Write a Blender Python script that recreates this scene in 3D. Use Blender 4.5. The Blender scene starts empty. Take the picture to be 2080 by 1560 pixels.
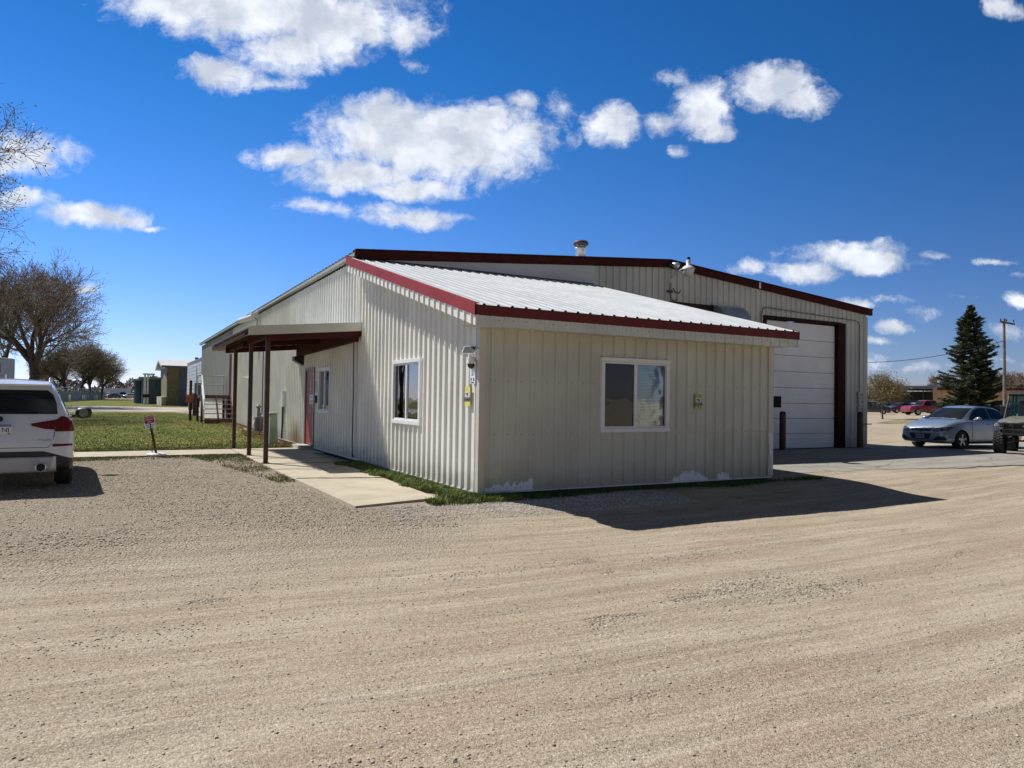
import bpy, bmesh, math, random
import numpy as np
from mathutils import Vector, Matrix
random.seed(7); RN=np.random.RandomState(11)
SC=bpy.context.scene
COL=SC.collection
rad=math.radians

# ------------------------------------------------------------------ camera
CAM=np.array([-4.743,-9.553,1.48]); YAW,PIT,ROL,FPX=28.95,1.208,.855,1451.
_y,_p,_r=np.radians([YAW,PIT,ROL])
Fv=np.array([math.sin(_y)*math.cos(_p),math.cos(_y)*math.cos(_p),math.sin(_p)])
Rv=np.array([math.cos(_y),-math.sin(_y),0.]); Uv=np.cross(Rv,Fv)
R2=Rv*math.cos(_r)+Uv*math.sin(_r); U2=-Rv*math.sin(_r)+Uv*math.cos(_r)
cd=bpy.data.cameras.new('camera'); cam=bpy.data.objects.new('camera',cd); COL.objects.link(cam)
M=Matrix(((R2[0],U2[0],-Fv[0],CAM[0]),(R2[1],U2[1],-Fv[1],CAM[1]),(R2[2],U2[2],-Fv[2],CAM[2]),(0,0,0,1)))
cam.matrix_world=M
cd.sensor_fit='HORIZONTAL'; cd.sensor_width=36; cd.lens=36*FPX/2080; cd.clip_end=6000; cd.clip_start=.05
SC.camera=cam
SC.render.resolution_x=1024; SC.render.resolution_y=768

def ray(px,py): return Fv+R2*(px-1040)/FPX-U2*(py-780)/FPX
def gd(px,py,z=0.): d=ray(px,py); return CAM+d*(z-CAM[2])/d[2]
def at(px,py,dist): d=ray(px,py); return CAM+d/np.linalg.norm(d[:2])*dist

# ------------------------------------------------------------------ world + sun
SUN_EL=51.0; SUN_PHI=32.0     # sun stands SUN_PHI west of +Y
toward=np.array([-math.sin(rad(SUN_PHI))*math.cos(rad(SUN_EL)),math.cos(rad(SUN_PHI))*math.cos(rad(SUN_EL)),math.sin(rad(SUN_EL))])
sl=bpy.data.lights.new('sun','SUN'); sl.energy=5.0; sl.angle=rad(.53); sl.color=(1,.96,.91)
so=bpy.data.objects.new('sun',sl); COL.objects.link(so)
so.rotation_euler=Vector(toward).to_track_quat('Z','Y').to_euler()
SC.view_settings.view_transform='Standard'; SC.view_settings.look='None'
SC.view_settings.exposure=0.22; SC.view_settings.gamma=1
SC.render.engine='CYCLES'
try:
    SC.cycles.max_bounces=8; SC.cycles.transparent_max_bounces=12
except Exception: pass

class NT:
    def __init__(s,tree): s.t=tree; s.n=tree.nodes; s.l=tree.links
    def node(s,ty,**kw):
        x=s.n.new(ty)
        for k,v in kw.items(): setattr(x,k,v)
        return x
    def set(s,inp,v):
        if v is None: return
        if isinstance(v,bpy.types.NodeSocket): s.l.new(v,inp)
        else: inp.default_value=v
    def math(s,op,a,b=None,c=None,clamp=False):
        x=s.node('ShaderNodeMath',operation=op); x.use_clamp=clamp
        s.set(x.inputs[0],a); s.set(x.inputs[1],b)
        if c is not None: s.set(x.inputs[2],c)
        return x.outputs[0]
    def vm(s,op,a,b=None):
        x=s.node('ShaderNodeVectorMath',operation=op)
        s.set(x.inputs[0],a); s.set(x.inputs[1],b)
        return x.outputs['Value'] if op in('DOT_PRODUCT','LENGTH') else x.outputs[0]
    def mix(s,f,a,b,blend='MIX'):
        x=s.node('ShaderNodeMix',data_type='RGBA',blend_type=blend)
        s.set(x.inputs[0],f); s.set(x.inputs[6],a); s.set(x.inputs[7],b); return x.outputs[2]
    def noise(s,v,scale,detail=4,rough=.55,dist=0.,out=0):
        x=s.node('ShaderNodeTexNoise'); s.set(x.inputs['Vector'],v)
        x.inputs['Scale'].default_value=scale; x.inputs['Detail'].default_value=detail
        x.inputs['Roughness'].default_value=rough; x.inputs['Distortion'].default_value=dist
        return x.outputs[out]
    def ss(s,v,a,b,c=0.,d=1.,kind='SMOOTHSTEP'):
        x=s.node('ShaderNodeMapRange',interpolation_type=kind)
        s.set(x.inputs[0],v)
        for i,q in enumerate((a,b,c,d)): s.set(x.inputs[i+1],q)
        return x.outputs[0]
    def ramp(s,f,stops):
        x=s.node('ShaderNodeValToRGB'); r=x.color_ramp
        while len(r.elements)<len(stops): r.elements.new(.5)
        for e,(p,c) in zip(r.elements,stops): e.position=p; e.color=(*c,1)
        s.set(x.inputs[0],f); return x.outputs[0]
    def comb(s,a,b,c):
        x=s.node('ShaderNodeCombineXYZ')
        for i,q in enumerate((a,b,c)): s.set(x.inputs[i],q)
        return x.outputs[0]
    def sep(s,v):
        x=s.node('ShaderNodeSeparateXYZ'); s.set(x.inputs[0],v); return x.outputs

W=bpy.data.worlds.new('World'); SC.world=W; W.use_nodes=True
w=NT(W.node_tree); w.n.clear()
sky=w.node('ShaderNodeTexSky',sky_type='NISHITA'); sky.sun_disc=False
sky.sun_elevation=rad(SUN_EL); sky.sun_rotation=rad(-SUN_PHI)
sky.air_density=1.0; sky.dust_density=.0; sky.ozone_density=3.0
tc=w.node('ShaderNodeTexCoord'); dirv=tc.outputs['Generated']
# direction coordinates: east-west and height tangents about the compass heading YAW (fixed in the sky)
Fh=(math.sin(_y),math.cos(_y),0); Rh=(math.cos(_y),-math.sin(_y),0)
df=w.vm('DOT_PRODUCT',dirv,Fh); dr=w.vm('DOT_PRODUCT',dirv,Rh); dz=w.sep(dirv)[2]
dfs=w.math('MAXIMUM',df,.05)
u=w.math('DIVIDE',dr,dfs); v=w.math('DIVIDE',dz,dfs)
uv=w.comb(u,v,0)
def px_uv(px,py):
    d=ray(px,py); f=d@np.array(Fh); return (d@np.array(Rh))/f, d[2]/f
warp=w.noise(uv,6.5,6,.62,out=1)
wv=w.vm('MULTIPLY',w.vm('SUBTRACT',warp,(.5,.5,.5)),(.085,.055,0))
uvw=w.vm('ADD',uv,wv)
BL=[ # px cx, cy, rx, ry, weight
(560,25,330,80,1),(420,10,230,60,1),(690,50,150,80,1),(590,90,150,60,.9),(450,150,100,38,.8),(820,60,50,70,.75),(540,160,90,22,.45),(835,128,30,18,.4),
(830,270,240,85,1.0),(930,300,200,90,1.0),(720,350,150,50,.95),(800,235,150,50,.9),(960,250,170,60,.9),(590,315,90,30,.75),(830,385,140,28,.85),(1060,275,80,50,.8),(680,380,70,20,.6),
(640,420,70,22,.6),(820,445,130,26,.8),(780,430,120,20,.5),
(1060,200,50,25,.65),(1245,250,70,52,.95),(1345,245,40,28,.6),(1430,215,65,60,.95),(1385,300,30,20,.55),(1445,260,50,26,.7),(1575,175,95,55,1.0),(1630,205,75,42,.95),(1540,150,60,30,.6),(1610,235,40,14,.5),(1385,150,55,22,.38),(1130,215,50,40,.3),(1150,275,30,30,.35),
(60,315,120,50,.8),(40,290,80,36,.7),(10,330,90,36,.7),(180,437,140,28,.95),(50,405,80,26,.8),(240,443,90,20,.8),(320,456,38,8,.6),(178,581,36,11,.7),
(1720,525,130,38,.9),(1780,540,90,26,.85),(1640,556,85,28,.9),(1530,540,60,16,.55),(1740,500,90,16,.6),
(2040,12,60,26,.8),(2010,531,42,9,.6),(1890,524,30,9,.45),(1815,664,42,14,.85),(1740,622,46,16,.7),(2065,615,44,20,.85),(1815,612,50,12,.32),
(1790,735,60,22,.35),(1850,745,90,16,.3),(2050,680,60,20,.55),(2040,735,60,12,.35),(1960,610,50,14,.25),(1790,690,40,8,.4),(1870,640,60,14,.2),(2060,560,30,8,.25),
]
best=None
for (cx,cy,rx,ry,wt) in BL:
    cu,cv=px_uv(cx,cy); ru,rv=rx/FPX*1.17,ry/FPX*1.17
    l=w.vm('LENGTH',w.vm('MULTIPLY',w.vm('SUBTRACT',uvw,(cu,cv,0)),(1/ru,1/rv,0)))
    e=w.math('MULTIPLY',w.math('SUBTRACT',1.,l,clamp=True),wt)
    best=e if best is None else w.math('MAXIMUM',best,e)
fine=w.noise(uvw,34,9,.68); mid=w.noise(uvw,11,6,.62)
dens=w.math('ADD',best,w.math('ADD',w.math('MULTIPLY',w.math('SUBTRACT',fine,.5),1.15),w.math('MULTIPLY',w.math('SUBTRACT',mid,.5),.8)))
dens=w.math('MULTIPLY',w.ss(dens,.04,.66),w.ss(best,.0,.10))
front=w.ss(df,.06,.2); dens=w.math('MULTIPLY',dens,front)
# scattered fair-weather clouds over the rest of the sky
dzs=w.math('MAXIMUM',dz,.06)
pl=w.comb(w.math('DIVIDE',w.sep(dirv)[0],dzs),w.math('DIVIDE',w.sep(dirv)[1],dzs),0)
oth=w.ss(w.noise(pl,.55,7,.6),.60,.76); oth=w.math('MULTIPLY',oth,w.ss(df,-.05,-.3))
dens=w.math('MAXIMUM',dens,w.math('MULTIPLY',oth,w.ss(dz,.03,.15)))
shade=w.noise(w.vm('ADD',uvw,(.0,.012,0)),15,5,.6)
ccol=w.mix(w.ss(w.math('ADD',shade,w.math('MULTIPLY',best,.10)),.32,.74),(.88,.91,.97,1),(.50,.55,.64,1))
SKYK=.085
skyc=w.vm('MULTIPLY',sky.outputs[0],(SKYK,SKYK,SKYK))
# sky deepened with height and away from the sun, partly to lower ambient light
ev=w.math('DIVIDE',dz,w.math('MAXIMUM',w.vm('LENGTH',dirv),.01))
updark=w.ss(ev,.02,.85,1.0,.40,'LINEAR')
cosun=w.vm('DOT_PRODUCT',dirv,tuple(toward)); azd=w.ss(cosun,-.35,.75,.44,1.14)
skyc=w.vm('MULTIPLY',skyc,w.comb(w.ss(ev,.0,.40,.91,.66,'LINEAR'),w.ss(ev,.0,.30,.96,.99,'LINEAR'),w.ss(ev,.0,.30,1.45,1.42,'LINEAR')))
kk=w.math('MULTIPLY',w.math('MULTIPLY',updark,azd),w.math('MULTIPLY',w.ss(ev,.50,.75,1.0,.62),w.ss(df,-.35,.1,.75,1.0))); skyc=w.vm('MULTIPLY',skyc,w.comb(kk,kk,kk))  # overhead and rear sky, out of view, dimmed to hold down shadow fill
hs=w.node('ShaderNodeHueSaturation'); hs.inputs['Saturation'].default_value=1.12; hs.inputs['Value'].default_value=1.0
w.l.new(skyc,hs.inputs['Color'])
w.l.new(w.math('MULTIPLY',w.ss(ev,.52,.80,1.12,.62),w.ss(df,-.35,.15,.68,1.0)),hs.inputs['Saturation'])  # same unseen sky greyed so the shade turns less blue
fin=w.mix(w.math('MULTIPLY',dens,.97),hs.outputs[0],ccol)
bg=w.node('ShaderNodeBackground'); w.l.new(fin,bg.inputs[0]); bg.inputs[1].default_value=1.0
ow=w.node('ShaderNodeOutputWorld'); w.l.new(bg.outputs[0],ow.inputs[0])

# ------------------------------------------------------------------ materials
MATS={}
def mat(name,color,rough=.6,metal=0.,var=.12,vscale=3.,bump=0.,bscale=60.,coat=0.,spec=.5,streak=0.,emit=None):
    if name in MATS: return MATS[name]
    m=bpy.data.materials.new(name); m.use_nodes=True; n=NT(m.node_tree)
    b=m.node_tree.nodes['Principled BSDF']
    g=n.node('ShaderNodeTexCoord').outputs['Object']
    nz=n.noise(g,vscale,5,.6)
    dark=tuple(c*(1-var*1.6) for c in color)+(1,); lite=tuple(min(1,c*(1+var)) for c in color)+(1,)
    c=n.mix(n.ss(nz,.3,.7),dark,lite)
    if streak>0:
        st=n.noise(n.vm('MULTIPLY',g,(14,14,.7)),1.,4,.6)
        c=n.mix(n.ss(st,.5,.8,0,streak),c,tuple(q*.55 for q in color)+(1,))
    n.l.new(c,b.inputs['Base Color'])
    b.inputs['Metallic'].default_value=metal
    n.l.new(n.ss(n.noise(g,vscale*2.7,3),.3,.7,max(.02,rough*.85),min(1,rough*1.15)),b.inputs['Roughness'])
    b.inputs['Coat Weight'].default_value=coat; b.inputs['Coat Roughness'].default_value=.05
    b.inputs['Specular IOR Level'].default_value=spec
    if bump>0:
        bp=n.node('ShaderNodeBump'); bp.inputs['Strength'].default_value=bump; bp.inputs['Distance'].default_value=.02
        n.l.new(n.noise(g,bscale,5),bp.inputs['Height']); n.l.new(bp.outputs[0],b.inputs['Normal'])
    MATS[name]=m; return m
def wall_mat(name,color,chips=False,stain=False,rough=.45):
    m=mat(name,color,rough,0.,.07,.8,.30,2.2,streak=.26)
    n=NT(m.node_tree); b=m.node_tree.nodes['Principled BSDF']
    cur=b.inputs['Base Color'].links[0].from_socket
    g=n.node('ShaderNodeTexCoord').outputs['Object']; s=n.sep(g)
    # splash dirt near the ground and faint overall grime
    gr=n.math('ADD',s[2],n.math('MULTIPLY',n.noise(g,5,5),-.5))
    cur=n.mix(n.ss(gr,.2,-.15,0,.35),cur,(.30,.25,.18,1))
    if chips:
        def tri(cx,h): return n.math('SUBTRACT',1.,n.math('DIVIDE',n.math('ABSOLUTE',n.math('SUBTRACT',s[0],cx)),h),clamp=True)
        e=n.math('MAXIMUM',n.math('MULTIPLY',n.math('MULTIPLY',n.ss(s[0],.08,.95,.25,1.,'LINEAR'),n.ss(tri(.52,.43),0,.03)),.17),n.math('MAXIMUM',n.math('MULTIPLY',n.ss(tri(4.18,.5),0,.7),.16),n.math('MULTIPLY',n.ss(tri(4.95,.22),0,.6),.09)))
        nn=n.math('SUBTRACT',n.noise(n.vm('MULTIPLY',g,(7,7,3.2)),1.,6,.75),.52)
        edge=n.math('ADD',n.math('MULTIPLY',nn,.45),e)
        msk=n.math('MULTIPLY',n.ss(n.math('SUBTRACT',edge,n.math('SUBTRACT',s[2],.09)),-.004,.004),n.ss(e,.01,.03))
        fl=n.ss(n.noise(n.vm('MULTIPLY',g,(16,16,5)),1.,3,.6),.70,.72)
        msk=n.math('MAXIMUM',msk,n.math('MULTIPLY',fl,n.math('MULTIPLY',n.ss(e,.01,.03),n.ss(s[2],.75,.5))))
        cur=n.mix(msk,cur,(.86,.88,.95,1))
        warm_bounce=n.math('MULTIPLY',n.ss(n.math('ADD',s[2],n.math('MULTIPLY',n.noise(n.vm('MULTIPLY',g,(9,9,.8)),1.,4),.5)),2.45,2.95),.30)  # ochre tint paints the gravel's warm bounce onto the wall top
        cur=n.mix(warm_bounce,cur,(.50,.42,.22,1))
    if stain:
        yy=n.math('SUBTRACT',1.,n.math('DIVIDE',n.math('ABSOLUTE',n.math('SUBTRACT',s[1],12.3)),1.1),clamp=True)
        zz=n.ss(n.math('ADD',s[2],n.math('MULTIPLY',n.noise(n.vm('MULTIPLY',g,(8,8,1)),1.,4),-.9)),.45,-.3)
        cur=n.mix(n.math('MULTIPLY',n.math('MULTIPLY',yy,zz),.85),cur,(.38,.24,.07,1))
    n.l.new(cur,b.inputs['Base Color'])
    return m
WALL=wall_mat('wall_paint_sunlit',(.80,.79,.71),stain=True)  # lighter copy of the wall paint for the sunlit side
WALLF=wall_mat('wall_paint_shaded_chipped',(.56,.56,.485),chips=True)  # same paint darkened for the shaded front; the chips are peeled paint
WALLM=wall_mat('wall_paint_shaded',(.58,.59,.545))  # same paint darkened for the walls facing away from the sun
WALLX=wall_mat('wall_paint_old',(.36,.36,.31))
FLAT=mat('flat_panel',(.56,.57,.56),.4,.1,.06,1.2)
CREAM=mat('cream_trim',(.52,.50,.42),.45,0,.05,2)
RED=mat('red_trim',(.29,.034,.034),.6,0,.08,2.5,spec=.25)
REDD=mat('brown_red_and_shaded_trim',(.058,.012,.009),.7,0,.15,4,spec=.15)  # brown-red parts, and red trim darkened where it lies in shade
RUST=mat('oxide_post',(.055,.014,.011),.5,0,.2,6,.2,40)
ROOF=mat('galvanised_roof',(.50,.525,.535),.65,.0,.06,1.0,spec=.12)
CONC=mat('concrete',(.46,.41,.32),.85,0,.10,2.5,.25,120)
WHITE=mat('white_vinyl',(.78,.78,.77),.35,0,.03,3)
BLACKP=mat('black_plastic',(.02,.02,.022),.45,0,.1,5)
DARK=mat('dark_interior',(.03,.03,.032),.8)
GALV=mat('galvanised_metal',(.50,.52,.53),.4,.6,.1,5)
DOORW=mat('white_door_panel',(.84,.85,.86),.4,0,.04,1.5)
RUBBER=mat('rubber',(.028,.027,.026),.8,0,.2,12,.3,60)
CHROME=mat('chrome',(.7,.7,.72),.12,1.,.03)
ALLOY=mat('alloy_wheel',(.50,.51,.53),.25,.8,.05)
BARK=mat('bark',(.085,.068,.052),.9,0,.3,6,.5,30)
TWIG=mat('twig_bark',(.23,.185,.135),.9,0,.25,1.5)
def glass_mat(name,tint=(.9,.95,.93),tr=1.0,gk=1.7):
    m=bpy.data.materials.new(name); m.use_nodes=True; n=NT(m.node_tree); n.n.clear()
    t=n.node('ShaderNodeBsdfTransparent'); t.inputs[0].default_value=(*[c*tr for c in tint],1)
    g=n.node('ShaderNodeBsdfGlossy'); g.inputs['Roughness'].default_value=.015; g.inputs[0].default_value=(.95,.97,1,1)
    co=n.node('ShaderNodeTexCoord').outputs['Object']
    bp=n.node('ShaderNodeBump'); bp.inputs['Strength'].default_value=.12; bp.inputs['Distance'].default_value=.02
    n.l.new(n.noise(co,2.2,2),bp.inputs['Height']); n.l.new(bp.outputs[0],g.inputs['Normal'])
    fr=n.node('ShaderNodeFresnel'); fr.inputs[0].default_value=1.52
    f=n.math('ADD',n.math('MULTIPLY',fr.outputs[0],gk),.03,clamp=True)
    mx=n.node('ShaderNodeMixShader'); n.l.new(f,mx.inputs[0]); n.l.new(t.outputs[0],mx.inputs[1]); n.l.new(g.outputs[0],mx.inputs[2])
    o=n.node('ShaderNodeOutputMaterial'); n.l.new(mx.outputs[0],o.inputs[0]); return m
GLASS=glass_mat('window_glass',(.80,.90,.92))
SCREEN=glass_mat('screened_glass',(.22,.24,.25),1.,.8)
CARGLASS=mat('car_glass',(.012,.015,.016),.04,0,.2,2,spec=.5)

# ------------------------------------------------------------------ helpers
class MB:
    def __init__(s): s.v=[]; s.f=[]; s.m=[]
    def add(s,vs,fs,mi=0):
        o=len(s.v); s.v+= [tuple(map(float,q)) for q in vs]; s.f+= [tuple(i+o for i in f) for f in fs]; s.m+= [mi]*len(fs); return s
    def box(s,x0,x1,y0,y1,z0,z1,mi=0):
        vs=[(x0,y0,z0),(x1,y0,z0),(x1,y1,z0),(x0,y1,z0),(x0,y0,z1),(x1,y0,z1),(x1,y1,z1),(x0,y1,z1)]
        return s.add(vs,[(0,3,2,1),(4,5,6,7),(0,1,5,4),(1,2,6,5),(2,3,7,6),(3,0,4,7)],mi)
    def hexa(s,p,mi=0): # 8 points: bottom 4, top 4
        return s.add(p,[(0,3,2,1),(4,5,6,7),(0,1,5,4),(1,2,6,5),(2,3,7,6),(3,0,4,7)],mi)
    def beam(s,a,b,w_,h_,mi=0,up=(0,0,1)):
        a=Vector(a); b=Vector(b); d=(b-a).normalized(); up=Vector(up)
        if abs(d.dot(up))>.98: up=Vector((0,1,0))
        r=d.cross(up).normalized()*w_/2; u_=r.cross(d).normalized()*h_/2
        return s.hexa([a-r-u_,a+r-u_,b+r-u_,b-r-u_,a-r+u_,a+r+u_,b+r+u_,b-r+u_],mi)
    def cyl(s,a,b,r0,r1=None,n=12,mi=0,caps=True):
        if r1 is None: r1=r0
        a=Vector(a); b=Vector(b); d=(b-a).normalized()
        t=Vector((0,0,1)) if abs(d.z)<.95 else Vector((1,0,0))
        e1=d.cross(t).normalized(); e2=d.cross(e1)
        vs=[]; 
        for c,r in((a,r0),(b,r1)):
            for i in range(n):
                q=2*math.pi*i/n; vs.append(c+e1*r*math.cos(q)+e2*r*math.sin(q))
        fs=[(i,(i+1)%n,n+(i+1)%n,n+i) for i in range(n)]
        if caps: fs+= [tuple(range(n-1,-1,-1)),tuple(range(n,2*n))]
        return s.add(vs,fs,mi)
    def tube(s,pts,r,n=8,mi=0):
        for a,b in zip(pts[:-1],pts[1:]): s.cyl(a,b,r,r,n,mi)
        return s
    def lathe(s,c,ax,prof,n=24,mi=0):  # prof: (dist along axis, radius)
        c=Vector(c); d=Vector(ax).normalized(); t=Vector((0,0,1)) if abs(d.z)<.95 else Vector((1,0,0))
        e1=d.cross(t).normalized(); e2=d.cross(e1); vs=[]; fs=[]
        for (h,r) in prof:
            for i in range(n):
                q=2*math.pi*i/n; vs.append(c+d*h+e1*r*math.cos(q)+e2*r*math.sin(q))
        for k in range(len(prof)-1):
            for i in range(n): fs.append((k*n+i,k*n+(i+1)%n,(k+1)*n+(i+1)%n,(k+1)*n+i))
        return s.add(vs,fs,mi)
    def prism(s,poly,o,ex,ey,ez,th,mi=0): # poly 2d in ex,ey plane, extruded th along ez
        o,ex,ey,ez=map(Vector,(o,ex,ey,ez)); n=len(poly)
        vs=[o+ex*a+ey*b for a,b in poly]+[o+ex*a+ey*b+ez*th for a,b in poly]
        return s.add(vs,[tuple(range(n-1,-1,-1)),tuple(range(n,2*n))]+[(i,(i+1)%n,n+(i+1)%n,n+i) for i in range(n)],mi)
    def build(s,name,mats,parent=None,smooth=False,bevel=0.,loc=None):
        me=bpy.data.meshes.new(name); me.from_pydata(s.v,[],s.f)
        if not isinstance(mats,(list,tuple)): mats=[mats]
        for m in mats: me.materials.append(m)
        if len(mats)>1: me.polygons.foreach_set('material_index',s.m)
        if smooth: me.polygons.foreach_set('use_smooth',[True]*len(me.polygons))
        me.update()
        if not smooth or True:
            bm=bmesh.new(); bm.from_mesh(me); bmesh.ops.recalc_face_normals(bm,faces=bm.faces) if s.closed() else None; bm.to_mesh(me); bm.free()
        o=bpy.data.objects.new(name,me); COL.objects.link(o)
        if parent is not None: o.parent=parent
        if loc is not None: o.location=loc
        if bevel>0:
            b=o.modifiers.new('bevel','BEVEL'); b.width=bevel; b.segments=2; b.limit_method='ANGLE'; b.angle_limit=rad(40)
        return o
    def closed(s): return len(s.f)<60000
def fast_mesh(name,v,f,mats,mi=None,parent=None):  # numpy arrays; faces all same size
    me=bpy.data.meshes.new(name); v=np.asarray(v,dtype=np.float32); f=np.asarray(f,dtype=np.int32); k=f.shape[1]
    me.vertices.add(len(v)); me.vertices.foreach_set('co',v.ravel())
    me.loops.add(f.size); me.loops.foreach_set('vertex_index',f.ravel())
    me.polygons.add(len(f)); me.polygons.foreach_set('loop_start',np.arange(0,f.size,k,dtype=np.int32))
    me.polygons.foreach_set('loop_total',np.full(len(f),k,dtype=np.int32))
    if not isinstance(mats,(list,tuple)): mats=[mats]
    for m in mats: me.materials.append(m)
    if mi is not None: me.polygons.foreach_set('material_index',np.asarray(mi,dtype=np.int32))
    me.update(calc_edges=True)
    o=bpy.data.objects.new(name,me); COL.objects.link(o)
    if parent is not None: o.parent=parent
    return o
def tag(o,label=None,cat=None,group=None,kind=None):
    if label: o['label']=label
    if cat: o['category']=cat
    if group: o['group']=group
    if kind: o['kind']=kind
    return o
def thing(name,label,cat,loc=(0,0,0),rotz=0.,group=None):
    o=bpy.data.objects.new(name,None); COL.objects.link(o); o.empty_display_size=.2
    o.location=loc; o.rotation_euler=(0,0,rotz); return tag(o,label,cat,group)
def text(s,size,m,origin,ex,ey,parent,name='lettering',align='CENTER',depth=.001,bold=0.):
    cu=bpy.data.curves.new(name,'FONT'); cu.body=s; cu.size=size; cu.align_x=align; cu.align_y='CENTER'; cu.extrude=depth; cu.offset=bold*size; cu.resolution_u=2
    ob=bpy.data.objects.new('tmp',cu); COL.objects.link(ob)
    dg=bpy.context.evaluated_depsgraph_get(); me=bpy.data.meshes.new_from_object(ob.evaluated_get(dg))
    bpy.data.objects.remove(ob); me.name=name
    ex=Vector(ex).normalized(); ey=Vector(ey).normalized(); ez=ex.cross(ey)
    mt=Matrix(((ex.x,ey.x,ez.x,origin[0]),(ex.y,ey.y,ez.y,origin[1]),(ex.z,ey.z,ez.z,origin[2]),(0,0,0,1)))
    me.transform(mt); me.materials.clear(); me.materials.append(m)
    o=bpy.data.objects.new(name,me); COL.objects.link(o); o.parent=parent; return o
def sstep(a,b,x):
    t=np.clip((x-a)/(b-a),0,1); return t*t*(3-2*t)
def H(x,y):  # terrain height
    x=np.asarray(x,float); y=np.asarray(y,float)
    lot=-.11*(1-sstep(-2.1,-.5,y))*sstep(-3.5,-.5,x)-.11*(1-sstep(-3.5,-1,y))*(1-sstep(-3.5,-.5,x))
    lot=lot*(1-sstep(8,16,x)*.7)
    rise=.0045*np.clip(x-32,0,90); back=.16*sstep(14,24,y)*sstep(-14,-2,x)*(1-sstep(40,60,y))*(1-sstep(18.5,20,x))
    return lot+rise+back
# ------------------------------------------------------------------ ground
def noise2(x,y,seed=0,octs=4):
    r=np.random.RandomState(seed); o=np.zeros_like(x)
    for k in range(octs):
        for j in range(3):
            a=r.rand()*6.28; f=2**k*(.7+.6*r.rand()); o+= np.sin(f*(x*math.cos(a)+y*math.sin(a))+r.rand()*6.28)/2**k
    return o/4
def ground_mat():
    m=bpy.data.materials.new('gravel'); m.use_nodes=True; n=NT(m.node_tree); b=n.n['Principled BSDF']
    g=n.node('ShaderNodeTexCoord').outputs['Object']; s=n.sep(g)
    # wheel-track coordinate: tracks sweep along +x, bending towards the left edge of the lot
    bend=n.math('ADD',s[1],n.math('MULTIPLY',n.math('POWER',n.math('ABSOLUTE',n.math('SUBTRACT',s[0],3.)),1.5),-.028))
    tr=n.comb(n.math('MULTIPLY',s[0],.22),n.math('MULTIPLY',bend,2.3),0)
    trn=n.noise(tr,1.3,6,.65)
    big=n.noise(g,.35,4,.6); med=n.noise(g,2.6,6,.65)
    base=n.mix(n.ss(big,.35,.65),(.345,.285,.198,1),(.44,.368,.258,1))
    base=n.mix(n.ss(trn,.44,.60,0,.85),base,(.55,.48,.355,1))
    base=n.mix(n.ss(trn,.47,.34,0,.75),base,(.30,.225,.150,1))
    base=n.mix(n.ss(med,.52,.70,0,.30),base,(.30,.24,.18,1))
    pk=n.noise(n.vm('MULTIPLY',g,(.45,1.5,1)),1.1,5,.6)
    base=n.mix(n.ss(pk,.50,.62,0,.6),base,(.36,.25,.170,1))
    rut=n.noise(n.comb(n.math('MULTIPLY',s[0],.10),n.math('ADD',n.math('MULTIPLY',bend,4.6),n.math('MULTIPLY',n.noise(g,.5,2),1.2)),0),1.,3,.5)
    rz_=n.math('MULTIPLY',n.ss(rut,.56,.62),n.ss(n.noise(g,.6,3),.45,.62))
    base=n.mix(n.math('MULTIPLY',rz_,.30),base,(.30,.24,.17,1))
    rl=n.math('MULTIPLY',n.ss(rut,.43,.38),n.ss(n.noise(g,.6,3),.58,.42)); base=n.mix(n.math('MULTIPLY',rl,.36),base,(.57,.50,.39,1))
    # left of the drive: loose grey stone
    left=n.math('MULTIPLY',n.ss(n.math('ADD',s[0],n.math('MULTIPLY',med,2.)),1.2,-1.2),n.ss(n.math('ADD',s[1],n.math('MULTIPLY',big,3.)),-2.2,.9))
    stonez=n.math('MAXIMUM',left,n.ss(n.noise(n.vm('MULTIPLY',g,(.8,1.6,1)),1.,4,.6),.62,.72))
    vo=n.node('ShaderNodeTexVoronoi'); vo.feature='F1'; vo.inputs['Scale'].default_value=42; n.l.new(g,vo.inputs['Vector'])
    vo2=n.node('ShaderNodeTexVoronoi'); vo2.inputs['Scale'].default_value=115; n.l.new(g,vo2.inputs['Vector'])
    cr=n.ramp(n.sep(vo.outputs['Color'])[0],[(0,(.20,.17,.135)),(.35,(.38,.335,.265)),(.7,(.54,.47,.365)),(1,(.66,.61,.51))])
    stone=n.mix(n.ss(vo.outputs['Distance'],.25,.62,0,.75),cr,(.22,.18,.14,1))
    base=n.mix(n.math('MULTIPLY',stonez,.62),base,stone)
    cr2=n.ramp(n.sep(vo2.outputs['Color'])[1],[(0,(.10,.08,.07)),(.14,(.25,.20,.145)),(.5,(.42,.355,.26)),(.85,(.57,.49,.37)),(1,(.74,.68,.57))])
    base=n.mix(.5,base,cr2); base=n.vm('MULTIPLY',base,(.875,.87,.875))
    vo3=n.node('ShaderNodeTexVoronoi'); vo3.inputs['Scale'].default_value=24; n.l.new(n.vm('ADD',g,n.vm('MULTIPLY',n.noise(g,30,3,out=1),(.03,.03,0))),vo3.inputs['Vector'])
    cs=n.sep(vo3.outputs['Color'])
    rr=n.math('MULTIPLY',n.ss(cs[0],.45,1.0,0,.36),n.math('ADD',.55,n.math('MULTIPLY',stonez,.6)))
    spot=n.ss(n.math('SUBTRACT',rr,vo3.outputs['Distance']),0,.06)
    sc3=n.ramp(cs[1],[(0,(.07,.06,.055)),(.5,(.20,.165,.13)),(.72,(.34,.29,.23)),(.8,(.62,.58,.50)),(1,(.72,.68,.60))])
    base=n.mix(n.math('MULTIPLY',spot,.85),base,sc3)
    n.l.new(base,b.inputs['Base Color']); b.inputs['Roughness'].default_value=.95; b.inputs['Specular IOR Level'].default_value=.15
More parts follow.
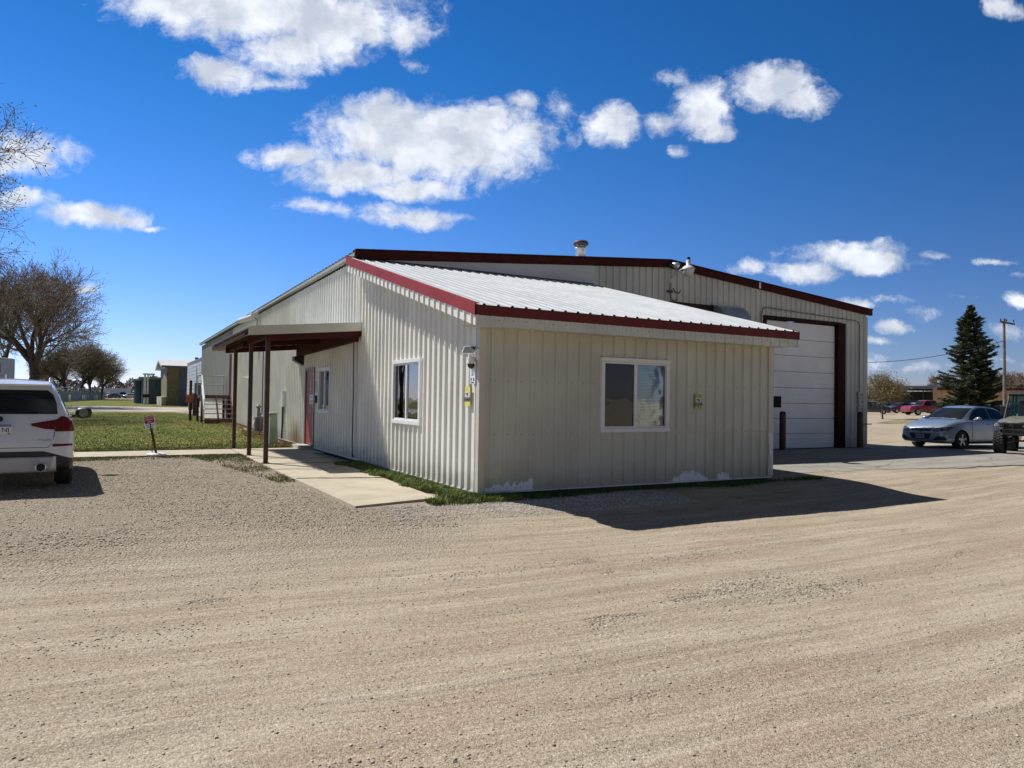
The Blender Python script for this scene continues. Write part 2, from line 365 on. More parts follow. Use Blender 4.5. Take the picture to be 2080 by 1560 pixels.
    h=n.math('ADD',n.math('MULTIPLY',vo.outputs['Distance'],n.math('MULTIPLY',n.math('ADD',stonez,.15),-.036)),n.math('MULTIPLY',vo2.outputs['Distance'],-.006))
    h=n.math('ADD',h,n.math('MULTIPLY',n.noise(g,9,7,.78),.012)); h=n.math('ADD',h,n.math('MULTIPLY',spot,.008)); h=n.math('ADD',h,n.math('MULTIPLY',rut,.05)); h=n.math('ADD',h,n.math('MULTIPLY',trn,.05))
    bp=n.node('ShaderNodeBump'); bp.inputs['Strength'].default_value=.85; bp.inputs['Distance'].default_value=1.
    n.l.new(h,bp.inputs['Height']); n.l.new(bp.outputs[0],b.inputs['Normal']); return m
GRAVEL=ground_mat()
def axis(lo,hi,c0,c1,step,grow=1.25):
    a=list(np.arange(c0,c1+1e-6,step)); s=step; x=c1
    while x<hi: s*=grow; x=min(hi,x+s); a.append(x)
    s=step; x=c0; L=[]
    while x>lo: s*=grow; x=max(lo,x-s); L.append(x)
    return np.array(L[::-1]+a)
def sheet(name,xs,ys,m,dz=0.,disp=None,keep=None,smooth=True):
    X,Y=np.meshgrid(xs,ys); Z=H(X,Y)+dz
    if disp is not None: Z=Z+disp(X,Y)
    v=np.stack([X,Y,Z],-1).reshape(-1,3); nx,ny=len(xs),len(ys)
    i=np.arange(nx*ny).reshape(ny,nx); f=np.stack([i[:-1,:-1],i[:-1,1:],i[1:,1:],i[1:,:-1]],-1).reshape(-1,4)
    if keep is not None:
        c=v[f].mean(1); f=f[keep(c[:,0],c[:,1])]
    o=fast_mesh(name,v,f,m)
    if smooth: o.data.polygons.foreach_set('use_smooth',[True]*len(o.data.polygons))
    return o
def gdisp(X,Y):
    near=np.exp(-((np.abs(X-1)/14)**4+(np.abs(Y+4)/9)**4))
    nb=np.clip(np.maximum.reduce([-.25-Y-0*X,-X-.3,X-6.5]),0,1)   # none against the annex
    n=noise2(X*1.1,Y*3.2,3)*.012+noise2(X*.6,Y*.7,5)*.018+noise2(X*6,Y*9,9,3)*.004
    return n*near*nb
gr=sheet('ground',axis(-900,1500,-9,13,.06),axis(-400,1500,-9.4,1.5,.06),GRAVEL,-.012,gdisp)
tag(gr,kind='structure')

def asphalt_mat():
    m=bpy.data.materials.new('asphalt'); m.use_nodes=True; n=NT(m.node_tree); b=n.n['Principled BSDF']
    g=n.node('ShaderNodeTexCoord').outputs['Object']
    v=n.noise(n.vm('MULTIPLY',g,(.5,1.6,1)),1.4,6,.65); f=n.noise(g,90,3)
    c=n.mix(n.ss(v,.35,.65),(.25,.235,.205,1),(.34,.315,.27,1)); c=n.mix(n.ss(f,.4,.7,0,.35),c,(.13,.12,.11,1))
    cr=n.node('ShaderNodeTexVoronoi'); cr.feature='DISTANCE_TO_EDGE'; cr.inputs['Scale'].default_value=.45; n.l.new(n.vm('ADD',g,n.vm('MULTIPLY',n.noise(g,2,4,out=1),(.5,.5,0))),cr.inputs['Vector'])
    c=n.mix(n.ss(cr.outputs[0],.012,.003,0,.6),c,(.09,.085,.08,1))
    n.l.new(c,b.inputs['Base Color']); b.inputs['Roughness'].default_value=.88; b.inputs['Specular IOR Level'].default_value=.25
    bp=n.node('ShaderNodeBump'); bp.inputs['Strength'].default_value=.4; bp.inputs['Distance'].default_value=.01; n.l.new(f,bp.inputs['Height']); n.l.new(bp.outputs[0],b.inputs['Normal']); return m
ASPH=asphalt_mat()
def akeep(x,y):
    e=.95-.105*(x-6.5)+.10*noise2(x*2.3,y*2.3,21)
    return (y>e)&(x>6.3)&(x<26+.4*noise2(x,y*1.5,8))
tag(sheet('asphalt_apron',np.arange(6.25,27,.12),np.arange(-1.9,6.2,.12),ASPH,.004,None,akeep),kind='structure')
# lawn
def lawn_mat():
    m=bpy.data.materials.new('lawn'); m.use_nodes=True; n=NT(m.node_tree); b=n.n['Principled BSDF']
    g=n.node('ShaderNodeTexCoord').outputs['Object']
    a=n.noise(n.vm('MULTIPLY',g,(.5,.25,1)),1.,5,.6); f=n.noise(g,22,4,.7)
    c=n.mix(n.ss(a,.36,.62),(.095,.125,.024,1),(.17,.165,.045,1)); c=n.mix(n.ss(f,.45,.75,0,.55),c,(.21,.19,.075,1))
    n.l.new(c,b.inputs['Base Color']); b.inputs['Roughness'].default_value=.95; b.inputs['Specular IOR Level'].default_value=.1
    bp=n.node('ShaderNodeBump'); bp.inputs['Strength'].default_value=1.; bp.inputs['Distance'].default_value=.06; n.l.new(f,bp.inputs['Height']); n.l.new(bp.outputs[0],b.inputs['Normal']); return m
LAWN=lawn_mat()
def lkeep(x,y):
    n_=noise2(x*.9,y*.9,31)
    return (x<-.35+.25*n_-.01*(y-11))&(y>11.05)&(y<54+1.6*noise2(x*.3,y*.2,3))
tag(sheet('lawn',np.arange(-40,.4,.25),np.arange(10.9,57,.25),LAWN,.012,None,lkeep),kind='structure')
tag(sheet('far_lawn',np.arange(-90,24,2.),np.arange(76,200,2.),LAWN,.02,None,lambda x,y:(y>80+1.2*noise2(x*.2,y*.2,4))),kind='structure')
tag(sheet('dry_verge',np.arange(40,190,1.),np.arange(24,75,1.),mat('dry_grass',(.27,.22,.11),.95,0,.25,.8,.4,8),.02,None,lambda x,y:np.abs(y-(.45*(x-40)+20.5))<1.4+1*noise2(x*.2,y*.3,2)),kind='structure')
LOT=mat('lot_dirt',(.50,.42,.31),.95,0,.10,.12,.3,6)
DIRTROAD=mat('dirt_road',(.40,.36,.31),.95,0,.22,.5,.6,4)
tag(sheet('gravel_road',np.arange(-60,14,.6),np.arange(52,84,.6),DIRTROAD,.006,lambda X,Y:noise2(X*.4,Y*2,6)*.05,lambda x,y:(y>53.2)&(y<82)),kind='structure')
# concrete walk
sw=MB(); 
for (a,b,c,d) in [((-1.93,-.22),(-.60,.12),(-.50,2.85),(-1.97,3.28)),((-1.97,3.30),(-.49,2.87),(-.42,6.1),(-2.0,6.25)),((-2.0,6.27),(-.42,6.12),(-.35,8.9),(-2.0,8.9)),((-2.0,8.92),(-.02,8.92),(-.02,11.0),(-2.0,11.0))]:
    P=[(*a,.0),(*b,.0),(*c,.0),(*d,.0)]; z0=-.15; z1=.030+random.uniform(-.004,.004)
    sw.hexa([(p[0],p[1],z0) for p in P]+[(p[0],p[1],z1) for p in P])
for i in range(9):
    x1=-2.03-i*1.9; sw.box(x1-1.87,x1,9.35,10.95,-.15,.024+random.uniform(-.003,.003))
SIDEW=mat('sidewalk_concrete',(.44,.385,.285),.9,0,.10,1.6,.35,160)
tag(sw.build('sidewalk',SIDEW,bevel=.008),kind='structure')
# hairline cracks in the walk
ck=MB()
def crack(pts,wd=.012):
    for (a,b) in zip(pts[:-1],pts[1:]):
        ck.beam((a[0],a[1],.0355),(b[0],b[1],.0355),wd*random.uniform(.6,1.3),.004)
def jag(a,b,n=12,am=.03):
    return [(a[0]+(b[0]-a[0])*t/n+random.uniform(-am,am),a[1]+(b[1]-a[1])*t/n+random.uniform(-am,am)) for t in range(n+1)]
crack(jag((-1.97,3.28),(-.5,2.86)),.055); crack(jag((-1.99,5.0),(-1.2,4.75)),.02); crack(jag((-1.2,4.75),(-.43,5.3)),.014); crack(jag((-2,6.26),(-.45,6.1)),.02); crack(jag((-2,7.6),(-.4,7.2)),.012)
tag(ck.build('walk_cracks',mat('crack_soil',(.07,.055,.04),.95)),kind='structure')

# ------------------------------------------------------------------ warehouse
PITCH=.229
def ribbed(mb,a0,a1,lo,hi,frame,pitch=PITCH,h=.034,rb=.064,rt=.034,holes=(),mi=0,phase=0.):
    """sheet of ribbed metal; frame(a,z,d)->xyz with d outwards; lo/hi functions of a; holes (a0,a1,z0,z1)"""
    ks=[(a0,0.)]; k=math.floor((a0-phase)/pitch)
    while True:
        c=phase+k*pitch; k+=1
        if c>a1+pitch: break
        for q,d in((c-rb/2,0.),(c-rt/2,h),(c+rt/2,h),(c+rb/2,0.)):
            if a0+1e-4<q<a1-1e-4: ks.append((q,d))
    ks.append((a1,0.))
    def dep(q):
        for (p,d),(p2,d2) in zip(ks[:-1],ks[1:]):
            if p<=q<=p2: return d+(d2-d)*(q-p)/max(1e-9,p2-p)
        return 0.
    pts={round(p,5):d for p,d in ks}
    for hh in holes:
        for q in(hh[0],hh[1]):
            if a0<q<a1: pts[round(q,5)]=dep(q)
    ps=sorted(pts)
    for p,q in zip(ps[:-1],ps[1:]):
        m_=(p+q)/2; cuts=[(h_[2],h_[3]) for h_ in holes if h_[0]-1e-6<=m_<=h_[1]+1e-6]; cuts.sort()
        z=None; segs=[]; cur=lo
        for (c0,c1) in cuts:
            segs.append((cur,(lambda a,c0=c0:c0))); cur=(lambda a,c1=c1:c1)
        segs.append((cur,hi))
        for (l_,h_) in segs:
            if h_(m_)-l_(m_)<1e-4: continue
            mb.add([frame(p,l_(p),pts[p]),frame(q,l_(q),pts[q]),frame(q,h_(q),pts[q]),frame(p,h_(p),pts[p])],[(0,1,2,3)],mi)
fr_front=lambda a,z,d:(a,-d,z)             # annex front, y=0
fr_left=lambda a,z,d:(-d,a,z)              # long left side, x=0
YM=6.16
fr_main=lambda a,z,d:(a,YM-d,z)
XW,XM,YF=6.20,17.96,40.4
HE,HRI=4.62,5.36; 
B=thing('metal_building','long beige ribbed metal building with red trim, low front annex and porch canopy','building')
roofz=lambda y:2.70+.266*(y+.48)            # annex roof underside
c_=lambda k:(lambda a:k)
WF=(2.187,3.638,.954,2.192); WL=(2.299,3.764,.983,2.194); WD=(8.43,9.62,1.05,2.23); DR=(10.2,11.17,.12,2.22)
def inner(h,e=.03): return (h[0]+e,h[1]-e,h[2]+e,h[3]-e)
f=MB(); ribbed(f,0,XW,c_(.085),c_(2.72),fr_front,holes=[inner(WF)],phase=.19,h=.036)
scr=mat('screw_heads',(.08,.075,.07),.5,.5)
for z in(.94,1.75,.13):
    for k in range(27):
        x=.19+.06+k*PITCH
        if x>XW-.03 or (WF[0]-.1<x<WF[1]+.1 and .9<z<2.2): continue
        f.cyl((x,-.001,z+random.uniform(-.008,.008)),(x,-.008,z),.007,.006,6,1)
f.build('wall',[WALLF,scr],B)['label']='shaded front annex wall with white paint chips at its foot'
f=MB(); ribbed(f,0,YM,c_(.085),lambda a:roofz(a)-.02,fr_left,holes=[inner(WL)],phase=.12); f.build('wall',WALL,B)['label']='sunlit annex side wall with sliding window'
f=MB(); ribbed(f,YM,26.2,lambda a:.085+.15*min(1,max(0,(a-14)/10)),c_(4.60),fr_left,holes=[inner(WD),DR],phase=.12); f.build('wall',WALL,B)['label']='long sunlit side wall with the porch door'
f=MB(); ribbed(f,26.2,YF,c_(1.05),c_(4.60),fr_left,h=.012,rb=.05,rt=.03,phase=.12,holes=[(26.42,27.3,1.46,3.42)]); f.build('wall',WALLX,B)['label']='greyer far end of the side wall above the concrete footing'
f=MB(); f.box(-.05,.2,27.9,YF,-.2,1.046); f.build('footing',mat('pale_concrete',(.50,.49,.44),.8,0,.1,2),B)
f=MB(); f.box(.01,.06,26.40,27.32,1.44,3.44); f.build('door',REDD,B)['label']='dark brown door at the top of the loading steps'
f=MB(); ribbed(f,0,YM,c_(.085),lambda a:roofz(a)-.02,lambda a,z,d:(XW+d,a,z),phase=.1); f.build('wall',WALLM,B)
gab=lambda a:HE+(HRI-HE)*(1-abs(a-XM/2)/(XM/2))-.01
GD=(13.0,16.44,0.0,4.14)
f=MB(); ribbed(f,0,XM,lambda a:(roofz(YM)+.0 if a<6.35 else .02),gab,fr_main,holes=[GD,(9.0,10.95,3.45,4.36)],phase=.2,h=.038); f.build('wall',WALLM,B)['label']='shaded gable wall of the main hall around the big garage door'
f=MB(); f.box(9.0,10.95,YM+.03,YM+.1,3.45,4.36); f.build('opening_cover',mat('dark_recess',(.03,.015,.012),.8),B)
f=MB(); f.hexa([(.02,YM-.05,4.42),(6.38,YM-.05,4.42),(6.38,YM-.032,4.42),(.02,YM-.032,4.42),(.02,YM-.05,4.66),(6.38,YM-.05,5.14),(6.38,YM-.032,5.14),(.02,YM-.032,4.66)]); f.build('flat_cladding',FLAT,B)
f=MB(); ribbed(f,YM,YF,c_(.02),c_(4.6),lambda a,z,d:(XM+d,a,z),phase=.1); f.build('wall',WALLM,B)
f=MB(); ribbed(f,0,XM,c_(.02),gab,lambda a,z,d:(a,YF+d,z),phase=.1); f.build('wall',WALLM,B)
# corner trims
for (x,y,z0,z1) in((0,0,.085,2.71),(XW,0,.9,2.71),(0,YM,.085,4.6),(XM,YM,.02,4.5)):
    f=MB(); f.box(x-.034,x+.07 if x<1 else x+.034,y-.034,y+.07 if x<1 else y+.1,z0,z1) if x<1 else f.box(x-.09,x+.034,y-.034,y+.1,z0,z1)
    f.build('corner_trim',mat('corner_paint',(.55,.53,.45),.45,0,.05,2),B)
f=MB(); f.add([(XW+.036,-.03,.1),(XW+.036,.10,.1),(XW+.05,.12,.5),(XW+.036,.08,.9),(XW+.036,-.036,.9),(XW-.10,-.036,.9),(XW-.08,-.05,.5),(XW-.12,-.036,.1)],[(0,1,2,3,4),(0,4,5,6,7)]); f.build('corner_trim',mat('bare_metal',(.42,.47,.56),.35,.4,.15,9),B)['label']='bent bare-metal foot of the annex right corner'
# base flashing + dark foundation
f=MB(); f.box(-.02,XW+.01,-.02,0.0,.06,.083); f.box(-.02,0.0,0.001,26.2,.06,.083); f.build('base_flashing',WHITE,B)
f=MB(); f.box(.03,XW-.03,.03,YM,-.3,.075); f.box(.03,XM-.03,YM+.03,YF-.03,-.3,.015); f.box(.03,.3,YM+.04,26,-.3,.075); f.build('foundation',mat('foundation_concrete',(.10,.095,.085),.9),B)
# ---- annex roof
x0,x1=-.33,XW+.16; ya,yb=-.48,YM-.052
rz=lambda y:2.80+.266*(y-ya)
f=MB(); ribbed(f,x0+.01,x1-.01,c_(ya-.03),c_(yb),lambda a,t,d:(a,t,rz(t)+.012+d),h=.024,rb=.062,rt=.03,phase=x0+.12,pitch=PITCH)
# minor ribs
k=x0+.12
while k<x1-.15:
    for e in(.076,.153): f.beam((k+e,ya-.028,rz(ya-.028)+.016),(k+e,yb,rz(yb)+.016),.018,.008)
    k+=PITCH
f.build('roof',ROOF,B)['label']='bright bare-metal lean-to roof of the annex'
f=MB(); f.add([(x0+.01,ya,rz(ya)-.26),(x1-.01,ya,rz(ya)-.26),(x1-.01,.0,rz(ya)-.26),(x0+.01,0,rz(ya)-.26)],[(0,1,2,3)])
f.add([(x0+.01,ya,rz(ya)-.27),(0,ya,rz(ya)-.27),(0,yb,rz(yb)-.27),(x0+.01,yb,rz(yb)-.27)],[(0,1,2,3)])
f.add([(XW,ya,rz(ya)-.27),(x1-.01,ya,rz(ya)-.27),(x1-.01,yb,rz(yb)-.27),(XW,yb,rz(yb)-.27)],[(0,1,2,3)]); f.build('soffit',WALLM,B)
f=MB(); f.box(x0-.02,x1+.02,ya-.022,ya-.0,rz(ya)-.135,rz(ya)+.006)      # front red fascia
f.build('fascia',mat('fascia_red_shaded',(.13,.02,.018),.6,0,.08,2,spec=.25),B)['label']='red fascia along the annex eave'  # red trim colour darkened to carry the shade on the front eave
f=MB(); ribbed(f,x0+.01,x1-.01,c_(0.),c_(1.),lambda a,t,d:(a,ya-.031,rz(ya)-.004+t*(.014+d)),h=.022,rb=.06,rt=.03,phase=x0+.12)
f.build('rib_closure',mat('closure_foam',(.05,.012,.012),.8),B)
f=MB()
def slab(x_a,x_b,dz0,dz1,y0=ya-.022,y1=yb):
    f.hexa([(x_a,y0,rz(y0)+dz0),(x_b,y0,rz(y0)+dz0),(x_b,y1,rz(y1)+dz0),(x_a,y1,rz(y1)+dz0),(x_a,y0,rz(y0)+dz1),(x_b,y0,rz(y0)+dz1),(x_b,y1,rz(y1)+dz1),(x_a,y1,rz(y1)+dz1)])
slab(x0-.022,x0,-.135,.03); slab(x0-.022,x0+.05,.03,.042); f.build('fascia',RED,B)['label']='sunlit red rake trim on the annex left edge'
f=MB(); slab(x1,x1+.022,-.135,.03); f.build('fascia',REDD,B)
f=MB(); ribbed(f,x0,x1,c_(rz(ya)-.285),c_(rz(ya)-.13),lambda a,z,d:(a,ya-d,z),h=.022,rb=.05,rt=.03,phase=x0+.03)
for k in range(28): f.cyl((x0+.15+k*PITCH,ya-.002,rz(ya)-.19),(x0+.15+k*PITCH,ya-.009,rz(ya)-.19),.007,.006,6,1)
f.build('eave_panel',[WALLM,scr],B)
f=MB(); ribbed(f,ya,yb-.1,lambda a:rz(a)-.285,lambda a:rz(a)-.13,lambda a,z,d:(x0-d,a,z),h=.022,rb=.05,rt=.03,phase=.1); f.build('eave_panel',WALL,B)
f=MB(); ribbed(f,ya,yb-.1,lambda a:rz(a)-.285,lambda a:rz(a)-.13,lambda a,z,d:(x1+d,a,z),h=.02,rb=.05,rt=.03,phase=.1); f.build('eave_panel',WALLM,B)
f=MB(); f.beam((x0,yb+.01,rz(yb)+.03),(x1,yb+.01,rz(yb)+.03),.05,.05); f.build('roof_flashing',mat('dark_flashing',(.06,.06,.065),.6),B)
# ---- main roof
def mroof(x): return HE+.0+(HRI-HE)*(1-abs(x-XM/2)/(XM/2))
f=MB()
for (xa,xb) in((-.16,XM/2),(XM/2,XM+.16)):
    ribbed(f,YM-.10,YF+.1,c_(xa),c_(xb),lambda a,t,d:(t,a,mroof(t)+.13+d),h=.03,rb=.07,rt=.035,pitch=.305,phase=.1)
f.build('roof',ROOF,B)['label']='low-pitched main roof, only its edges in view'
f=MB()
for (xa,xb) in((-.16,XM/2),(XM/2,XM+.16)):
    n_=1
    za,zb_=mroof(xa),mroof(xb)
    f.hexa([(xa,YM-.13,za-.055),(xb,YM-.13,zb_-.055),(xb,YM-.035,zb_-.055),(xa,YM-.035,za-.055),(xa,YM-.13,za+.135),(xb,YM-.13,zb_+.135),(xb,YM-.035,zb_+.135),(xa,YM-.035,za+.135)],0)
    f.hexa([(xa,YM-.16,za+.137),(xb,YM-.16,zb_+.137),(xb,YM+.1,zb_+.137),(xa,YM+.1,za+.137),(xa,YM-.16,za+.172),(xb,YM-.16,zb_+.172),(xb,YM+.1,zb_+.172),(xa,YM+.1,za+.172)],0)
f.build('fascia',REDD,B,bevel=.006)['label']='red gable trim of the main hall, darkened as in shade'
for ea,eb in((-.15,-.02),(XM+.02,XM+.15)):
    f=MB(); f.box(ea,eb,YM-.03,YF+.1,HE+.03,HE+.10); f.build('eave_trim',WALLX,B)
f=MB(); f.lathe((12.35-.3,YM-.14,4.98),(.995,0,-.082),[(0,.001),(0,.02),(.05,.02),(.05,.001)],8); f.v=[] ; f.f=[]; f.m=[]
xb_=12.55; f.box(xb_,xb_+.07,YM-.142,YM-.131,mroof(xb_)-.05,mroof(xb_)+.14); f.build('bird_spot',WHITE,B)
# ---- chimney vent on roof
V=gd(0,0) # placeholder
vx,vy=7.44,8.3
f=MB(); vz=mroof(vx)+.1
f.lathe((vx,vy,vz),(0,0,1),[(0,.34),(.2,.28),(.42,.16),(.46,.15),(.70,.15),(.70,.18),(.74,.18),(.74,.15),(.80,.15)],20,0)
f.lathe((vx,vy,vz+.80),(0,0,1),[(0,.13),(.0,.19),(.05,.23),(.11,.23),(.15,.19),(.17,.0)],20,1)
for q in range(4):
    a=q*math.pi/2+.4; f.beam((vx+.15*math.cos(a),vy+.15*math.sin(a),vz+.68),(vx+.21*math.cos(a),vy+.21*math.sin(a),vz+.84),.02,.02,0)
f.build('chimney',[mat('flue_metal',(.55,.57,.58),.35,.5,.1,6),mat('flue_cap',(.06,.055,.05),.6)],B,smooth=True)
# ---- garage door
f=MB(); np_=8; zz=[.02+k*(4.10/ np_) for k in range(np_+1)]
zz=[.02,.50,.99,1.48,1.98,2.50,3.02,3.55,4.10]
for a,b in zip(zz[:-1],zz[1:]):
    f.box(13.02,16.42,YM+.10,YM+.16,a+.006,b-.006)
    for q in(.33,.66): f.box(13.02,16.42,YM+.094,YM+.101,a+(b-a)*q-.006,a+(b-a)*q+.006)
g_=f.build('garage_door',DOORW,B,bevel=.006); g_['label']='white sectional overhead door with one small dark pane'
f=MB(); f.box(13.1,13.82,YM+.07,YM+.098,1.34,1.70); f.build('door_pane',mat('dark_pane',(.006,.006,.007),.35,spec=.1),g_,bevel=.03)
f=MB(); f.box(13.02,16.42,YM+.06,YM+.16,0.0,.024); f.build('bottom_seal',RUBBER,g_)
f=MB(); f.box(12.88,13.0,YM-.05,YM+.17,0,4.22); f.box(16.44,16.58,YM-.05,YM+.17,0,4.22); f.box(13.001,16.439,YM-.055,YM+.17,4.13,4.22); f.box(16.581,16.80,YM-.052,YM-.039,0,4.20)
f.build('garage_frame',mat('frame_brown',(.030,.009,.008),.7,0,.2,4,spec=.15),B)
# ---- exhaust hood
f=MB(); pr=[(0,0)]+[(.55*math.sin(t),.75*math.cos(t)) for t in np.linspace(0,math.pi/2,9)]; 
f.prism([(a,b) for a,b in pr],(10.75,YM-.03,3.62),(0,-1,0),(0,0,1),(1,0,0),1.05); f.box(10.66,11.9,YM-.08,YM-.03,4.36,4.40)
f.build('exhaust_hood',GALV,B)['label']='rounded metal exhaust hood above the annex roof'
# ---- windows
def window(frame,W_,fw,mode,label):
    a0,a1,z0,z1=W_; m=(a0+a1)/2
    def bx(mb,p,q,r,s_,d0,d1,mi=0):
        P=[frame(p,r,d0),frame(q,r,d0),frame(q,r,d1),frame(p,r,d1),frame(p,s_,d0),frame(q,s_,d0),frame(q,s_,d1),frame(p,s_,d1)]; mb.hexa(P,mi)
    f=MB(); o=.045
    bx(f,a0-o*.2,a1+o*.2,z1-fw,z1,-.07,.055); bx(f,a0-o*.2,a1+o*.2,z0,z0+fw,-.07,.06)
    bx(f,a0,a0+fw,z0+fw,z1-fw,-.07,.055); bx(f,a1-fw,a1,z0+fw,z1-fw,-.07,.055)
    bx(f,a0+fw,a1-fw,z1-fw-.03,z1-fw-.001,-.05,.035); bx(f,a0+fw,a1-fw,z0+fw+.001,z0+fw+.03,-.05,.035)
    bx(f,m-.035,m+.025,z0+fw+.03,z1-fw-.03,-.05,.04)
    w_=f.build('window',WHITE,B,bevel=.006); w_['label']=label
    for s in(0,1):
        p,q=(a0+fw,m-.035) if s==0 else (m+.025,a1-fw)
        f=MB(); bx(f,p,q,z0+fw+.03,z1-fw-.03,.0 if s else .01,.004 if s else .014)
        f.build('pane',mode[s],w_)
    if 'blind' in mode:
        f=MB(); z=z0+.05
        while z<z1-.05:
            f.add([frame(a0+.05,z,-.10),frame(a1-.05,z,-.10),frame(a1-.05,z+.019,-.125),frame(a0+.05,z+.019,-.125)],[(0,1,2,3)]); z+=.026
        f.build('blinds',mat('blind_slats',(.62,.63,.62),.6),w_)
    if 'paper' in mode:
        f=MB(); bx(f,m+.05,a1-fw-.01,z0+.42,z1-fw-.02,-.04,-.035); f.build('paper_notice',WHITE,w_)
    f=MB(); bx(f,a0-.3,a1+.3,z0-.3,z1+.3,-.6,-.58); f.build('dark_room',DARK,w_)
    return w_
wf=window(fr_front,WF,.07,(SCREEN,GLASS,'blind'),'wide white sliding window in the shaded front wall')
window(fr_left,WL,.075,(GLASS,SCREEN,'blind'),'white sliding window in the sunlit side wall')
window(fr_left,WD,.06,(GLASS,GLASS,'paper'),'small white window beside the red door')
# faint curtain + trinket in the front window
f=MB(); PK=mat('pink_trinket',(.55,.12,.16),.5)
f.prism([(0,0),(.05,.02),(.03,.09),(.10,.12),(.035,.15),(.05,.26),(.02,.17),(-.05,.20),(.01,.12),(-.05,.08),(.01,.07)],(3.05,.06,1.05),(1,0,0),(0,0,1),(0,1,0),.004)
f.build('window_ornament',PK,wf)
# ---- porch door
f=MB(); f.box(.0,.045,10.22,11.15,.14,2.20); d=f.build('door',mat('red_door',(.30,.04,.035),.4,0,.08,2),B); d['label']='red entrance door under the porch canopy'
f=MB(); f.cyl((-.0,10.30,1.05),(-.06,10.30,1.05),.025,.025,10); f.beam((-.06,10.30,1.05),(-.06,10.42,1.05),.02,.02); f.build('handle',GALV,d)
f=MB(); f.cyl((0,10.30,1.2),(-.02,10.30,1.2),.028,.028,10); f.build('deadbolt',GALV,d)
f=MB(); f.box(-.005,.0,10.34,10.74,1.26,1.52); pn=f.build('notice',WHITE,d)
INK=mat('dark_ink',(.03,.03,.04),.6); PINK=mat('pale_pink_decal',(.65,.45,.50),.6)
f=MB()
for q in(1.47,1.43,1.36,1.32,1.29): f.box(-.007,-.005,10.39,10.69,q-.008,q+.008)
f.build('printed_lines',INK,d)
f=MB(); f.cyl((-.004,10.62,1.84),(-.001,10.62,1.84),.05,.05,14); f.prism([(-.07,0),(.07,0),(.05,.12),(-.05,.12)],(-.004,10.62,1.64),(0,-1,0),(0,0,1),(1,0,0),.003); f.prism([(-.03,0),(.03,0),(.0,.10)],(-.004,10.62,1.90),(0,-1,0),(0,0,1),(1,0,0),.003)
for k in range(4): f.box(-.004,-.001,10.52+k*.06,10.55+k*.06,1.57,1.595)
f.build('decal',PINK,d)
f=MB(); f.box(-.03,.05,10.14,10.22,.1,2.28); f.box(-.03,.05,11.15,11.22,.1,2.28); f.box(-.03,.05,10.22,11.15,2.20,2.28); f.build('door_frame',mat('door_frame_paint',(.16,.14,.12),.5),B)
f=MB(); f.box(-.35,.02,10.15,11.25,0,.115); f.build('door_step',CONC,B)
# ---- porch canopy
cy0,cy1,cx=5.88,12.35,-2.40
cz=lambda x:3.12+(x)*.095
f=MB(); ribbed(f,cy0+.02,cy1-.02,c_(cx),c_(-.03),lambda a,t,d:(t,a,cz(t)-.012+d),h=.022,rb=.06,rt=.03,phase=.1)
cn=f.build('canopy',ROOF,B); cn['label']='low porch canopy on three dark red posts beside the annex'
def strip(y0,y1,xa,xb,dz0,dz1,m,nm,par=None):
    f=MB(); f.hexa([(xa,y0,cz(xa)+dz0),(xb,y0,cz(xb)+dz0),(xb,y1,cz(xb)+dz0),(xa,y1,cz(xa)+dz0),(xa,y0,cz(xa)+dz1),(xb,y0,cz(xb)+dz1),(xb,y1,cz(xb)+dz1),(xa,y1,cz(xa)+dz1)]); return f.build(nm,m,par or cn)
strip(cy0-.03,cy0,cx,-.03,-.18,.012,CREAM,'canopy_fascia'); strip(cy1,cy1+.03,cx,-.03,-.18,.012,CREAM,'canopy_fascia')
f=MB()
for k in range(8):
    xx=-.15-k*.31; f.box(xx-.02,xx+.02,cy0+.02,cy1-.02,cz(xx)-.115,cz(xx)-.03)
f.build('purlin',REDD,cn)
strip(cy0+.05,cy0+.17,-2.05,-.03,-.30,-.12,REDD,'beam'); strip(9.0,9.1,-2.05,-.03,-.26,-.12,REDD,'beam'); strip(cy1-.2,cy1-.1,-2.05,-.03,-.26,-.12,REDD,'beam')
f=MB(); f.beam((-1.92,cy0+.1,2.78),(-1.92,cy1-.1,2.78),.10,.12); f.beam((-.12,cy0+.1,2.88),(-.12,cy1-.6,2.80),.12,.34); f.build('beam',REDD,cn)
f=MB(); f.box(-2.40,-2.38,cy0+.5,cy1,2.75,2.79); f.build('edge_angle',REDD,cn)
for (y_) in(6.40,8.60,11.15):
    f=MB(); f.box(-1.965,-1.875,y_-.045,y_+.045,.02,2.74); f.box(-2.0,-1.84,y_-.08,y_+.08,.02,.04); f.build('canopy_post',RUST,cn,bevel=.006)
# cable down the wall joint
f=MB(); f.tube([(-.05,6.42,2.85),(-.06,6.36,2.7),(-.055,6.33,1.5),(-.05,6.36,.5),(-.06,6.30,.12)],.012,6); f.tube([(-.06,6.3,.35),(-.09,6.22,.22),(-.06,6.18,.12)],.008,6); f.build('cable',BLACKP,B)

